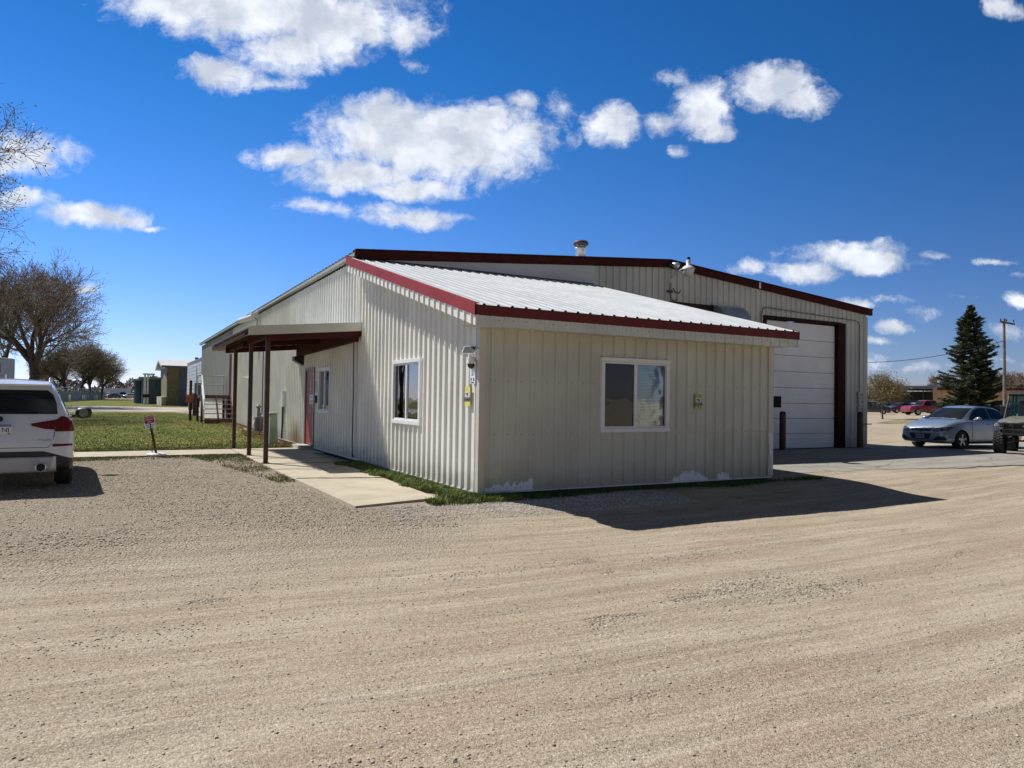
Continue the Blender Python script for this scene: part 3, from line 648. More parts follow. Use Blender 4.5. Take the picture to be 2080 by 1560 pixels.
# ------------------------------------------------------------------ things fixed to the building
def sign_board(frame,a0,a1,z0,z1,d,th,m):
    P=lambda p,z,e:frame(p,z,e); f=MB()
    f.hexa([P(a0,z0,d),P(a1,z0,d),P(a1,z0,d+th),P(a0,z0,d+th),P(a0,z1,d),P(a1,z1,d),P(a1,z1,d+th),P(a0,z1,d+th)]); return f
YEL=mat('sign_yellow',(.72,.64,.12),.45,0,.08,8); YGREEN=mat('sign_yellow_faded',(.42,.44,.10),.5,0,.12,9)
def camera_sign(frame,a0,a1,z0,z1,ex,label,ym):
    t=thing('warning_sign',label,'sign'); d=.038
    sign_board(frame,a0,a1,z0,z1,d,.004,ym).build('sign_board',ym,t)
    h=z1-z0; sign_board(frame,a0+.012,a1-.012,z0+.26*h,z0+.76*h,d+.0045,.001,WHITE).build('white_field',mat('sign_white',(.62,.64,.62),.5),t)
    cx_=(a0+a1)/2; o=lambda p,q:Vector(frame(cx_,z0+h*q,d+.007))+Vector(ex)*p*(a1-a0)
    text('24 HOUR',.038*h/.24,INK,o(0,.395),ex,(0,0,1),t,bold=.02); text('RECORDING',.033*h/.24,INK,o(0,.30),ex,(0,0,1),t,bold=.02)
    f=MB(); e=Vector(ex); up=Vector((0,0,1)); nrm=e.cross(up); c0=o(-.02,.62)
    f.prism([(-.05,.012),(.02,.02),(.025,-.012),(-.04,-.004)],c0,e,up,nrm,.001); f.prism([(-.002,.0),(.014,.0),(.032,-.04),(.02,-.04)],c0,e,up,nrm,.0008)
    f.build('camera_symbol',INK,t)
camera_sign(fr_front,4.24,4.39,1.35,1.61,(1,0,0),'faded yellow camera warning sign on the shaded front wall right of the window',YGREEN)
camera_sign(fr_left,.26,.44,1.36,1.66,(0,-1,0),'bright yellow camera warning sign on the sunlit wall below the white plate',YEL)
t=thing('notice_plate','narrow white notice plate under the corner camera','sign')
sign_board(fr_left,.07,.25,1.70,1.98,.033,.02,WHITE).build('plate',WHITE,t,bevel=.004)
for s_,q in(('THIS',.255),('AREA IS',.225),('UNDER',.195),('24 HR',.165),('VIDEO',.135)): text(s_,.026,INK,(-.0545,.16,1.70+q),(0,-1,0),(0,0,1),t)
f=MB()
for q in((.10,.13),(.19,.22)): f.box(-.0555,-.054,q[0],q[1],1.745,1.79)
f.box(-.0555,-.054,.12,.2,1.715,1.73); f.build('printed_symbols',INK,t)
# corner camera with solar panel
t=thing('security_camera','white security camera with tilted solar panel on the annex corner','camera',(-.04,.12,2.06))
f=MB(); f.lathe((-.06,0,-.02),(0,0,-1),[(-.07,.001),(-.07,.045),(-.04,.055),(.04,.055)],16); f.beam((0,0,.02),(-.07,0,.02),.05,.05); f.beam((.0,-.12,.0),(.0,-.12,.16),.03,.05); f.beam((-.0,-.12,.12),(-.08,-.08,.12),.03,.03); f.build('camera_body',WHITE,t,smooth=False)
f=MB(); f.lathe((-.06,0,-.06),(0,0,-1),[(0,.056),(.02,.055),(.05,.042),(.07,.02),(.075,.0)],16); f.build('lens_dome',BLACKP,t,smooth=True)
q=Vector((-.10,-.02,.14)); n_=Vector((-.55,-.52,.65)).normalized(); e1=Vector((.68,-.73,0)).normalized(); e2=n_.cross(e1).normalized()
f=MB(); f.prism([(-.10,-.075),(.10,-.075),(.10,.075),(-.10,.075)],q,e1,e2,n_,.012); pnl=f.build('solar_panel',WHITE,t)
f=MB(); f.prism([(-.092,-.067),(.092,-.067),(.092,.067),(-.092,.067)],q+n_*.0122,e1,e2,n_,.002); f.build('solar_cells',mat('solar_cells',(.085,.09,.10),.75,0,.1,20,spec=.1),pnl)
f=MB(); f.beam(q,(-.02,-.02,.05),.02,.02); f.build('bracket',WHITE,t)
# wall pack lamp by the door
t=thing('wall_lamp','black box wall lamp above the red door under the canopy','lamp',(0,11.55,2.52))
f=MB(); f.hexa([(-.30,-.16,-.02),(-.03,-.16,-.16),(-.03,.16,-.16),(-.30,.16,-.02),(-.30,-.16,.10),(-.03,-.16,.10),(-.03,.16,.10),(-.30,.16,.10)]); f.build('housing',BLACKP,t,bevel=.01)
f=MB(); f.hexa([(-.305,-.13,-.03),(-.10,-.13,-.145),(-.10,.13,-.145),(-.305,.13,-.03),(-.306,-.13,-.026),(-.10,-.13,-.14),(-.10,.13,-.14),(-.306,.13,-.026)]); f.build('lens',mat('lamp_lens',(.25,.26,.26),.2),t)
t=thing('intercom','small pale intercom plate between the red door and window','intercom')
f=MB(); f.box(-.04,-.03,9.80,9.93,1.52,1.95); f.build('plate',WHITE,t)
f=MB()
f.prism([(0,0),(.07,0),(.07,.02),(.02,.03),(.07,.06),(.07,.08),(.02,.09),(.07,.12),(.07,.30),(0,.30)],(-.0405,9.90,1.58),(0,-1,0),(0,0,1),(-1,0,0),.0015)
f.build('printed_block',INK,t)
t=thing('mailbox','small black wall mailbox below the intercom plate','mailbox')
f=MB(); f.box(-.09,-.03,9.72,9.94,1.30,1.46); f.prism([(0,0),(.06,0),(0,.04)],(-.03,9.72,1.46),(-1,0,0),(0,0,1),(0,1,0),.22); f.build('box',BLACKP,t,bevel=.005)
f=MB(); f.box(-.095,-.09,9.80,9.90,1.38,1.40); f.build('flap_handle',GALV,t)
# meter box on wall
t=thing('meter_box','grey electric box on the sunlit wall left of the red door','electric box')
f=MB(); f.box(-.13,-.03,13.85,14.15,1.12,1.62); f.box(-.14,-.03,13.82,14.18,1.60,1.63); f.build('box',mat('meter_grey',(.50,.52,.54),.4,.2),t,bevel=.008)
f=MB(); f.tube([(-.08,14.0,1.12),(-.08,14.0,.55),(-.08,14.1,.1)],.03,8); f.build('conduit',BLACKP,t)
# telecom pedestal
t=thing('utility_pedestal','pale green utility pedestal standing by the walk near the wall','utility box',(-.62,12.75,0),.2)
f=MB(); f.hexa([(-.13,-.13,0),(.13,-.13,0),(.13,.13,0),(-.13,.13,0),(-.11,-.11,.92),(.11,-.11,.92),(.11,.11,.92),(-.11,.11,.92)]); f.build('housing',mat('pedestal_green',(.26,.33,.25),.5),t,bevel=.01)
f=MB(); f.box(-.13,.13,-.13,.13,.921,.97); f.build('cap',mat('pedestal_cap',(.34,.42,.33),.5),t,bevel=.01)
# gas meter
t=thing('gas_meter','dark grey gas meter with pipes against the long side wall','gas meter',(-.28,17.2,.1))
GM=mat('gas_meter_grey',(.12,.12,.12),.5,.3)
f=MB(); f.box(-.14,.14,-.20,.20,.10,.62); f.build('meter_body',GM,t,bevel=.04)
f=MB(); f.cyl((-.141,0,.42),(-.17,0,.42),.09,.09,16); f.build('dial',WHITE,t)
f=MB(); f.tube([(0,-.14,.6),(0,-.14,.95),(0,.05,.95),(0,.14,.75),(0,.14,.6)],.028,8); f.tube([(0,-.3,-.1),(0,-.3,.75),(0,-.14,.75)],.028,8); f.tube([(.1,.14,.7),(.1,.5,.7),(.2,.5,.7),(.2,.5,3.0)],.022,8); f.lathe((0,.05,.95),(0,0,1),[(-.05,.03),(0,.09),(.04,.09),(.1,.03),(.1,.001)],14); f.build('pipework',GM,t)
f=MB(); f.lathe((-.03,21.3,2.15),(-1,0,.3),[(0,.0),(0,.08),(.25,.02),(.25,0)],10); tag(f.build('wall_vent',WHITE),'small white cone vent on the side wall above the gas meter','vent')
# bullet camera pole
t=thing('security_camera','white tube camera on a bracket above the porch canopy','camera',(0,19.0,0))
f=MB(); f.tube([(-.10,0,3.6),(-.10,0,4.38),(-.30,.1,4.46)],.035,8); f.build('pole',GALV,t)
f=MB(); f.cyl((-.22,-.05,4.50),(-.62,.9,4.36),.10,.10,14); f.box(-.35,-.1,-.2,.15,4.55,4.6); f.build('camera_body',WHITE,t,smooth=False)
f=MB(); f.cyl((-.62,.9,4.36),(-.63,.92,4.358),.075,.075,14); f.build('lens',BLACKP,t)
# loading steps
st=thing('loading_steps','rusty open metal steps with white handrail at the far side door','steps',(0,0,0))
f=MB(); f.box(-1.3,-.05,26.3,28.4,1.30,1.46); f.build('platform',RUST,st)
for k in range(5):
    z=.42+k*.21; y_=25.15+k*.24; f=MB(); f.box(-1.27,-.08,y_,y_+.25,z-.035,z); f.build('tread',mat('worn_tread',(.30,.20,.17),.7,0,.3,6),st)
f=MB(); f.box(-1.27,-.08,25.12,25.15,.17,.38); f.build('kick_board',RUST,st)
f=MB()
for x_ in(-1.3,-.68,-.05): f.beam((x_,25.1,.25),(x_,26.3,1.36),.05,.16)
f.build('stringer',RUST,st)
for (x_,y_) in((-1.27,26.4),(-.1,26.4),(-1.27,28.3),(-.1,28.3)):
    f=MB(); f.box(x_-.05,x_+.05,y_-.05,y_+.05,.1,1.3); f.build('leg',RUST,st)
f=MB(); f.tube([(-1.3,28.35,1.46),(-1.3,28.35,2.40),(-.1,28.35,2.40),(-.1,28.35,1.46)],.025,8); f.tube([(-1.3,28.35,1.95),(-.1,28.35,1.95)],.02,8); f.tube([(-1.3,26.4,2.40),(-1.3,28.35,2.40)],.025,8); f.tube([(-1.3,26.4,1.46),(-1.3,26.4,2.40)],.025,8)
f.build('rail',GALV,st)
f=MB(); f.tube([(-1.3,26.3,2.36),(-1.3,25.1,1.25)],.035,8); f.tube([(-1.3,26.2,1.9),(-1.3,25.05,.82)],.03,8); f.tube([(-1.3,25.1,1.27),(-1.3,25.1,.2)],.025,8); f.build('handrail',WHITE,st)
t=thing('marker_post','orange square marker on a brown post left of the loading steps','post',(-1.55,28.9,.12))
f=MB(); f.box(-.06,.06,-.06,.06,0,2.05); f.build('post',RUST,t)
f=MB(); f.box(-.22,.14,-.09,-.065,.95,1.35); f.build('marker',mat('marker_orange',(.50,.14,.08),.6,0,.25,9),t)
t=thing('dock_post','dark timber post at the far corner of the building','post',(-.5,38.5,.12))
f=MB(); f.box(-.12,.12,-.12,.12,0,1.35); f.box(-.16,.16,-.16,.16,1.351,1.42); f.build('post',mat('dark_timber',(.05,.04,.035),.8),t)
t=thing('electric_cabinet','grey electric cabinet on the far corner of the building','electric box',(-.25,39.6,0))
f=MB(); f.box(-.2,.16,-.2,.2,1.35,2.2); f.box(-.17,.12,-.16,.16,.95,1.30); f.build('cabinet',mat('cabinet_grey',(.14,.15,.16),.5),t,bevel=.01)
f=MB(); f.tube([(-.1,0,.95),(-.1,0,.1)],.05,8); f.build('conduit',GALV,t)
f=MB(); f.tube([(-.1,0,2.2),(-.1,0,3.2)],.03,8); f.build('conduit',GALV,t)
# bollards
def bollard(x,y,label):
    t=thing('bollard',label,'bollard',(x,y,float(H(x,y))),0,'bollards guarding the garage door')
    f=MB(); f.lathe((0,0,0),(0,0,1),[(0,.095),(1.16,.095),(1.20,.085),(1.225,.05),(1.235,0)],20); f.build('post',RUST,t,smooth=True); 
    f=MB(); f.lathe((0,0,0),(0,0,1),[(0,.15),(.02,.15),(.03,.10)],20); f.build('collar',CONC,t)
bollard(13.28,5.72,'brown red pipe bollard in front of the white garage door'); bollard(17.02,5.72,'brown red pipe bollard right of the garage door by the corner')
# conduit over garage door
t=thing('conduit','thin grey conduit looping over the garage door to the outlet panel','conduit')
f=MB(); a=[(12.75,YM-.06,3.3),(12.75,YM-.06,4.25),(12.80,YM-.06,4.40),(12.95,YM-.06,4.46),(17.35,YM-.06,4.33),(17.48,YM-.06,4.27),(17.52,YM-.06,4.15),(17.52,YM-.06,1.0),(17.56,YM-.06,.86),(17.68,YM-.08,.80),(18.15,YM-.08,.80)]
f.tube(a,.017,8); f.build('pipe',mat('conduit_grey',(.20,.21,.22),.4,.5),t)
for k in range(5): 
    f=MB(); x_=13.6+k*.85; z_=4.46-.13*(x_-12.95)/4.4; f.box(x_-.03,x_+.03,YM-.065,YM-.03,z_-.045,z_-.018); f.build('pipe_strap',GALV,t)
t=thing('outlet_panel','white outlet covers stacked beside the garage conduit','outlet')
for k in range(3):
    f=MB(); f.box(17.44,17.72,YM-.10,YM-.035,1.22+k*.24,1.42+k*.24); f.build('outlet_cover',mat('outlet_grey',(.42,.43,.41),.5),t,bevel=.006)
    f=MB(); f.box(17.60,17.66,YM-.105,YM-.101,1.27+k*.24,1.37+k*.24); f.build('socket',mat('socket_grey',(.2,.2,.2),.5),t)
# yard light
t=thing('yard_light','white dusk-to-dawn yard light on a curved arm above the annex roof','lamp',(9.03,YM,0))
arm=[(0,-.08,4.86),(.0,-.10,4.98),(.02,-.25,5.10),(.05,-.45,5.19),(.08,-.62,5.23)]
f=MB(); f.tube(arm,.022,10); f.build('arm',mat('arm_paint',(.55,.56,.55),.4),t)
f=MB(); f.box(-.10,.10,-.075,-.03,4.60,4.65); f.tube([(0,-.06,4.9),(0,-.06,4.6),(.02,-.07,4.45),(.1,-.08,4.36),(.22,-.08,4.36),(.28,-.06,4.44)],.012,6); f.tube([(.12,-.06,4.72),(.16,-.1,4.62),(.26,-.15,4.58),(.36,-.1,4.68)],.016,6); f.build('wiring',BLACKP,t)
lx,ly=.10,-.70
f=MB(); f.lathe((lx,ly,5.19),(0,0,1),[(-.02,.19),(0,.185),(.06,.13),(.09,.065),(.22,.065),(.24,.055),(.24,0)],20,0); f.build('shade',mat('enamel_white',(.72,.72,.70),.3),t,smooth=True)
f=MB(); f.lathe((lx,ly,5.19),(0,0,-1),[(.02,.165),(.10,.15),(.20,.11),(.21,.0)],20); f.build('lamp_lens',mat('acrylic_lens',(.62,.64,.63),.25,spec=.6),t,smooth=True)
f=MB(); f.lathe((lx,ly,5.43),(0,0,1),[(0,.05),(.02,.05),(.08,.045),(.09,0)],16); f.build('photocell',mat('photocell_blue',(.02,.025,.08),.4),t)
t=thing('floodlight','small silver floodlight at the peak of the gable','lamp',(8.98,YM-.16,5.38))
f=MB(); f.lathe((.10,-.10,-.04),(.75,-.45,-.35),[(-.12,.0),(-.12,.05),(-.02,.09),(.08,.11),(.08,.0)],16); f.build('lamp_head',GALV,t,smooth=True)
f=MB(); f.cyl((-.08,-.02,-.04),(-.08,-.10,-.04),.045,.045,12); f.tube([(-.08,-.08,-.04),(.0,-.1,-.03)],.02,8); f.build('mount',BLACKP,t)
# ------------------------------------------------------------------ vehicles
def catmull(rows,sub):
    r=np.array(rows,float); n=len(r); out=[]
    for i in range(n-1):
        p0=r[max(0,i-1)]; p1=r[i]; p2=r[i+1]; p3=r[min(n-1,i+2)]
        m1=(p2-p0)/2; m2=(p3-p1)/2
        # limit overshoot
        d=p2-p1
        m1=np.where(m1*d<=0,0,np.sign(m1)*np.minimum(np.abs(m1),np.abs(d)*1.6)); m2=np.where(m2*d<=0,0,np.sign(m2)*np.minimum(np.abs(m2),np.abs(d)*1.6))
        for k in range(sub):
            t=k/sub; h1=2*t**3-3*t**2+1; h2=t**3-2*t**2+t; h3=-2*t**3+3*t**2; h4=t**3-t**2
            out.append(p1*h1+m1*h2+p2*h3+m2*h4)
    out.append(r[-1]); return out
def ring(st):
    x,zb,zt,w_,belt,rw,tilt=st
    green=zt-belt; k=max(0.,min(1.,green/.12))
    be=min(belt,zt-.07); pts=[(0,zb),(w_*.55,zb),(w_*.86,zb+.01),(w_*.955,zb+.05)]
    hh=be-zb
    for t,wd in((.12,.985),(.25,.996),(.40,1.0),(.55,1.0),(.70,.990),(.82,.985),(.92,.975),(1.,.955)):
        pts.append((w_*wd,zb+.05+(hh-.05)*t))
    rwe=rw*k+(1-k)*(w_*.90); w0=w_*.955
    hz=zt-be
    for t in(.04,.12,.25,.4,.55,.7,.82,.91):
        y=w0*(1-k)+k*(w0-.02)
        e=y+(rwe-y)*(t if k>.5 else t**1.5)
        pts.append((e,be+hz*t*.985))
    for t in(.0,.15,.35,.6,.85,1.):
        y=rwe*(1-t)*.97; pts.append((y,zt-.012*(1-t)*1+.022*(1-(1-t)**2)))
    return x,pts,tilt
def car_body(rows,sub=5):
    rs=[ring(s) for s in catmull([r+(0.,) if len(r)==6 else r for r in rows],sub)]
    v=[];f=[]; n=None
    for x,pts,tilt in rs:
        full=pts+[(-y,z) for y,z in pts[-2:0:-1]]; n=len(full)
        ym=max(abs(p[0]) for p in full)
        for y,z in full: v.append((x-tilt*(y/ym)**2*.0,y,z))
    for i in range(len(rs)-1):
        for j in range(n): f.append((i*n+j,i*n+(j+1)%n,(i+1)*n+(j+1)%n,(i+1)*n+j))
    m=len(pts); 
    for base,rev in((0,True),((len(rs)-1)*n,False)):
        # cap strips
        for j in range(m-1):
            a,b=base+j,base+j+1; c,d=base+(n-j-1)%n if j+1<m else 0, base+(n-j)%n
            q=[a,b,base+(n-j-1)%n,base+(n-j)%n]; q=list(dict.fromkeys(q))
            if len(q)>2: f.append(tuple(q if rev else q[::-1]))
    return v,f
def mesh_obj(name,v,f,mats,parent,smooth=True,ang=35):
    me=bpy.data.meshes.new(name); me.from_pydata(v,[],f)
    bm=bmesh.new(); bm.from_mesh(me); bmesh.ops.remove_doubles(bm,verts=bm.verts,dist=1e-5); bmesh.ops.recalc_face_normals(bm,faces=bm.faces)
    for q in bm.faces: q.smooth=smooth
    for e in bm.edges:
        if len(e.link_faces)==2 and e.calc_face_angle(0)>rad(ang): e.smooth=False
    bm.to_mesh(me); bm.free()
    for m in mats: me.materials.append(m)
    o=bpy.data.objects.new(name,me); COL.objects.link(o)
    if parent is not None: o.parent=parent
    return o
def cut_arches(o,cx,r,w_):
    for x in cx:
        for s in(1,-1):
            mb=MB(); mb.cyl((x,s*(w_-.30),r-.02),(x,s*(w_+.2),r-.02),r+.065,r+.065,32); c=mb.build('tmpc',BLACKP,o.parent)
            md=o.modifiers.new('b','BOOLEAN'); md.object=c; md.operation='DIFFERENCE'; md.solver='EXACT'
            dg=bpy.context.evaluated_depsgraph_get(); me=bpy.data.meshes.new_from_object(o.evaluated_get(dg))
            o.modifiers.clear(); old=o.data; o.data=me; bpy.data.objects.remove(c)
            while len(me.materials)<2: me.materials.append(BLACKP)
            for p in me.polygons:
                cc=p.center
                if abs(math.hypot(cc.x-x,cc.z-(r-.02))-(r+.065))<.012 and abs(p.normal.y)<.3 and cc.y*s>0: p.material_index=1
                elif abs(abs(cc.y)-(w_-.30))<.004 and abs(p.normal.y)>.9: p.material_index=1
            for p in me.polygons:
                if p.material_index==1: p.use_smooth=False
def patch(body,poly,ax,m,name,parent,off=.004,cond=None,th=0.,mirror=False):
    """piece of the body skin inside convex poly. ax 'x': poly in (y,z); 'y': poly in (x,z); 'z': poly in (x,y). cond(face center,normal)->bool"""
    bm=bmesh.new(); bm.from_mesh(body.data)
    bm.faces.ensure_lookup_table()
    kill=[f for f in bm.faces if not cond(f.calc_center_median(),f.normal)]
    bmesh.ops.delete(bm,geom=kill,context='FACES')
    n=len(poly); cx=sum(p[0] for p in poly)/n; cy=sum(p[1] for p in poly)/n
    for i in range(n):
        a=poly[i]; b=poly[(i+1)%n]; dx,dy=b[0]-a[0],b[1]-a[1]; nx,ny=dy,-dx
        if nx*(cx-a[0])+ny*(cy-a[1])>0: nx,ny=-nx,-ny
        if ax=='x': co=(0,a[0],a[1]); no=(0,nx,ny)
        elif ax=='y': co=(a[0],0,a[1]); no=(nx,0,ny)
        else: co=(a[0],a[1],0); no=(nx,ny,0)
        bmesh.ops.bisect_plane(bm,geom=list(bm.verts)+list(bm.edges)+list(bm.faces),plane_co=co,plane_no=no,clear_outer=True)
    if not bm.faces: bm.free(); return None
    for v_ in bm.verts: v_.co+= v_.normal*off
    if th>0:
        r=bmesh.ops.solidify(bm,geom=list(bm.faces),thickness=th)
    for f in bm.faces: f.material_index=0
    me=bpy.data.meshes.new(name); bm.to_mesh(me); bm.free()
    me.materials.append(m); o=bpy.data.objects.new(name,me); COL.objects.link(o); o.parent=parent; return o
def wheel(parent,x,y,r,wd,s,rimm=ALLOY,spokes=5,tread=0):
    t=MB(); ri=r*.68
    prof=[(-wd/2+.01,ri),(-wd/2,ri+.02),(-wd/2,r-.05),(-wd/2+.03,r-.008),(-wd/4,r),(wd/4,r),(wd/2-.03,r-.008),(wd/2,r-.05),(wd/2,ri+.02),(wd/2-.01,ri),(wd/2-.05,ri-.01),(-wd/2+.05,ri-.01),(-wd/2+.01,ri)]
    t.lathe((x,y,r),(0,1,0),prof,36)
    if tread:
        for k in range(26):
            a=k/26*2*math.pi
            for q in(-.33,0,.33):
                a2=a+(.12 if q==0 else 0); c=Vector((x+math.cos(a2)*(r+.005),y+q*wd,r+math.sin(a2)*(r+.005)))
                t.beam(c+Vector((0,-wd*.13,0)),c+Vector((0,wd*.13,0)),.05,.03,up=(math.cos(a2),0,math.sin(a2)))
    ty=t.build('wheel',RUBBER,parent,smooth=not tread)
    f=MB(); f.lathe((x,y+s*wd*.30,r),(0,s,0),[(0,.0),(0,ri-.005),(.05,ri-.002),(.055,ri-.02),(.02,ri-.03),(.0,ri*.9)],28,0)
    for k in range(spokes):
        a=k/spokes*2*math.pi+.3; c=Vector((x,y+s*(wd*.30+.035),r))
        f.beam(c,c+Vector((math.cos(a)*(ri-.02),s*.01,math.sin(a)*(ri-.02))),.075*ri/.23,.03,1,up=(0,1,0))
    f.cyl((x,y+s*(wd*.3+.02),r),(x,y+s*(wd*.3+.055),r),.06,.05,12,1)
    f.build('rim',[mat('rim_dark_grey',(.10,.10,.105),.4,.4),rimm],ty)  # dark grey rim background behind the brighter spokes
    return ty
PAINTW=mat('car_paint_white',(.78,.79,.80),.3,0,.02,2,coat=1.)
def paint(name,c,metal=.5): return mat('car_paint_'+name,c,.32,metal,.04,2,coat=1.)
TAIL=mat('tail_light_red',(.17,.008,.010),.25,0,.25,9,coat=.25,spec=.3)
HEADL=mat('head_light_glass',(.10,.11,.12),.1,.3,.5,14,coat=1.)
ROWS_SUV=[(-2.36,.40,.62,.78,.60,.60),(-2.355,.36,.70,.84,.68,.62),(-2.33,.32,.80,.885,.76,.66),(-2.27,.29,.95,.918,.92,.72),(-2.20,.27,1.08,.93,1.02,.80),(-2.12,.26,1.20,.936,1.05,.79),(-1.96,.25,1.44,.940,1.06,.70),(-1.84,.25,1.575,.942,1.06,.655),(-1.7,.25,1.625,.945,1.06,.63),(-1.3,.24,1.66,.945,1.05,.615),(-.7,.23,1.675,.945,1.04,.61),(.1,.23,1.66,.945,1.03,.61),(.5,.23,1.58,.945,1.03,.615),(.85,.23,1.38,.945,1.03,.66),(1.2,.23,1.13,.94,1.03,.74),(1.6,.23,1.06,.93,1.02,.8),(2.0,.24,.99,.90,.96,.76),(2.2,.26,.90,.86,.86,.7),(2.3,.30,.78,.78,.74,.6),(2.34,.36,.66,.66,.6,.5)]
ROWS_SED=[(-2.20,.36,.60,.66,.58,.5),(-2.18,.32,.78,.76,.74,.55),(-2.12,.28,.97,.82,.93,.6),(-1.98,.25,1.03,.845,1.0,.66),(-1.72,.22,1.07,.86,1.02,.66),(-1.35,.2,1.27,.866,1.02,.60),(-.95,.19,1.43,.868,1.01,.56),(-.5,.18,1.495,.868,1.0,.545),(-.05,.18,1.50,.868,.99,.55),(.30,.18,1.44,.868,.98,.56),(.7,.18,1.24,.868,.97,.62),(1.05,.18,1.04,.866,.96,.68),(1.4,.19,.97,.86,.93,.66),(1.8,.2,.88,.84,.86,.62),(2.02,.22,.79,.80,.77,.58),(2.14,.26,.68,.73,.66,.5),(2.19,.32,.56,.60,.54,.4)]
ROWS_PICK=[(-2.85,.48,.9,.86,.88,.6),(-2.83,.45,1.12,.92,1.10,.7),(-2.7,.42,1.20,.95,1.18,.7),(-1.2,.40,1.20,.96,1.18,.7),(-1.05,.40,1.24,.96,1.18,.74),(-.95,.4,1.75,.96,1.18,.66),(-.7,.4,1.85,.96,1.18,.66),(.2,.38,1.86,.96,1.17,.66),(.6,.38,1.75,.96,1.16,.68),(1.1,.38,1.28,.96,1.15,.76),(1.5,.38,1.2,.95,1.14,.8),(2.5,.4,1.12,.93,1.08,.8),(2.75,.42,1.0,.9,.95,.7),(2.82,.46,.8,.85,.75,.6)]
front=lambda c,n:n.x>.15
rear=lambda c,n:n.x<-.15
def side(s): return lambda c,n:n.y*s>.35 and c.y*s>.3
def side_windows(body,polys,t,mirrored=True):
    for s in(1,-1):
        for p in polys: patch(body,p,'y',CARGLASS,'side_window',t,.004,side(s))

# --- white SUV (near, left)
HDG=rad(90+2.6)
suv=thing('parked_suv','white SUV seen from behind parked at the left edge of the lot','car',(-6.33,5.47,0),HDG)
v_,f_=car_body(ROWS_SUV,7); b=mesh_obj('body',v_,f_,[PAINTW,BLACKP],suv); cut_arches(b,(-1.38,1.48),.365,.945)
rw=patch(b,[(-.71,1.145),(.71,1.145),(.695,1.30),(.645,1.44),(.57,1.505),(-.57,1.505),(-.645,1.44),(-.695,1.30)],'x',CARGLASS,'rear_window',suv,.005,lambda c,n:n.x<-.12 and c.x<-1.7)
for s in(1,-1):
    tl=patch(b,[(s*.37,1.00),(s*.42,.935),(s*.55,.925),(s*.69,.885),(s*.69,1.06)],'x',TAIL,'tail_light',suv,.012,rear)
    patch(b,[(s*.692,.885),(s*.97,.89),(s*.97,1.02),(s*.86,1.085),(s*.77,1.115),(s*.692,1.06)],'x',TAIL,'tail_light',suv,.012,lambda c,n:c.x<-2.0)
    patch(b,[(s*.66,.665),(s*.91,.675),(s*.91,.705),(s*.66,.705)],'x',TAIL,'reflector',suv,.006,lambda c,n:c.x<-2.)
    patch(b,[(s*.705,.55),(s*.99,.46),(s*.99,.2),(s*.72,.2)],'x',BLACKP,'bumper_cladding',suv,.006,lambda c,n:c.x<-1.95 and c.z>.27 and (n.x<-.1 or abs(n.y)>.4))
patch(b,[(-.705,.55),(-.55,.60),(.55,.60),(.705,.55),(.70,.52),(-.70,.52)],'x',BLACKP,'bumper_cladding',suv,.006,rear)
f=MB(); f.prism([(-.68,.52),(-.64,.36),(-.58,.29),(.58,.29),(.64,.36),(.68,.52)][::-1],(-2.385,0,0),(0,1,0),(0,0,1),(1,0,0),.05); f.build('skid_plate',mat('skid_silver',(.42,.42,.43),.4,.2),suv,bevel=.02)
for s in(1,-1):
    f=MB(); f.lathe((-2.40,s*.52,.365),(1,0,0),[(0,.056),(-.012,.058),(-.012,.072),(.08,.072),(.08,.05)],20); f.build('exhaust_tip',CHROME,suv,smooth=True)
    f=MB(); f.cyl((-2.392,s*.52,.365),(-2.30,s*.52,.365),.058,.058,18); f.build('exhaust_bore',DARK,suv)
f=MB(); f.prism([(-.152,.84),(.152,.84),(.152,1.0),(-.152,1.0)],(-2.315,0,0),(0,1,0),(0,0,1),(1,0,0),.02); pl_=f.build('number_plate',WHITE,suv,bevel=.004)
f=MB(); f.prism([(-.145,.965),(.145,.965),(.145,.995),(-.145,.995)],(-2.3175,0,0),(0,1,0),(0,0,1),(1,0,0),.002); f.build('plate_band',mat('plate_blue',(.08,.20,.40),.5),pl_)
text('NI',.095,mat('plate_ink',(.02,.04,.16),.5),(-2.317,-.075,.915),(0,-1,0),(0,0,1),pl_)
f=MB(); f.prism([(-.132,.852),(-.10,.852),(-.10,.872),(-.132,.872)],(-2.3175,0,0),(0,1,0),(0,0,1),(1,0,0),.002); f.build('plate_tab',mat('tab_red',(.5,.05,.05),.5),pl_)
f=MB(); f.lathe((-2.262,0,1.075),(-1,0,.2),[(0,.042),(.012,.042),(.014,.0)],20); f.build('badge',BLACKP,suv)
text('xDrive30i',.042,mat('badge_chrome',(.25,.25,.27),.3,.6),(-2.342,-.55,.765),(0,-1,0),(0,0,1),suv,bold=.01)
# tailgate shut line, spoiler, wiper
f=MB(); pts=[(-.69,1.06,-2.225),(-.685,.90,-2.305),(-.66,.72,-2.352),(-.60,.655,-2.368),(.60,.655,-2.368),(.66,.72,-2.352),(.685,.90,-2.305),(.69,1.06,-2.225)]
f.tube([(p[2]+.006,p[0],p[1]) for p in pts],.004,5); f.build('shut_line',DARK,suv)
f=MB(); f.hexa([(-2.00,-.60,1.565),(-1.72,-.62,1.60),(-1.72,.62,1.60),(-2.00,.60,1.565),(-2.00,-.58,1.60),(-1.72,-.60,1.645),(-1.72,.60,1.645),(-2.00,.58,1.60)]); f.build('spoiler',PAINTW,suv,bevel=.015)
f=MB(); f.tube([(-2.215,0,1.16),(-2.17,-.25,1.185),(-2.165,-.45,1.19)],.01,6); f.build('wiper',BLACKP,suv)
f=MB(); f.prism([(-.09,0),(.09,0),(-.04,.085),(-.07,.085)],(-1.35,-.008,1.665),(1,0,0),(0,0,1),(0,1,0),.016); f.build('antenna_fin',PAINTW,suv,bevel=.006)
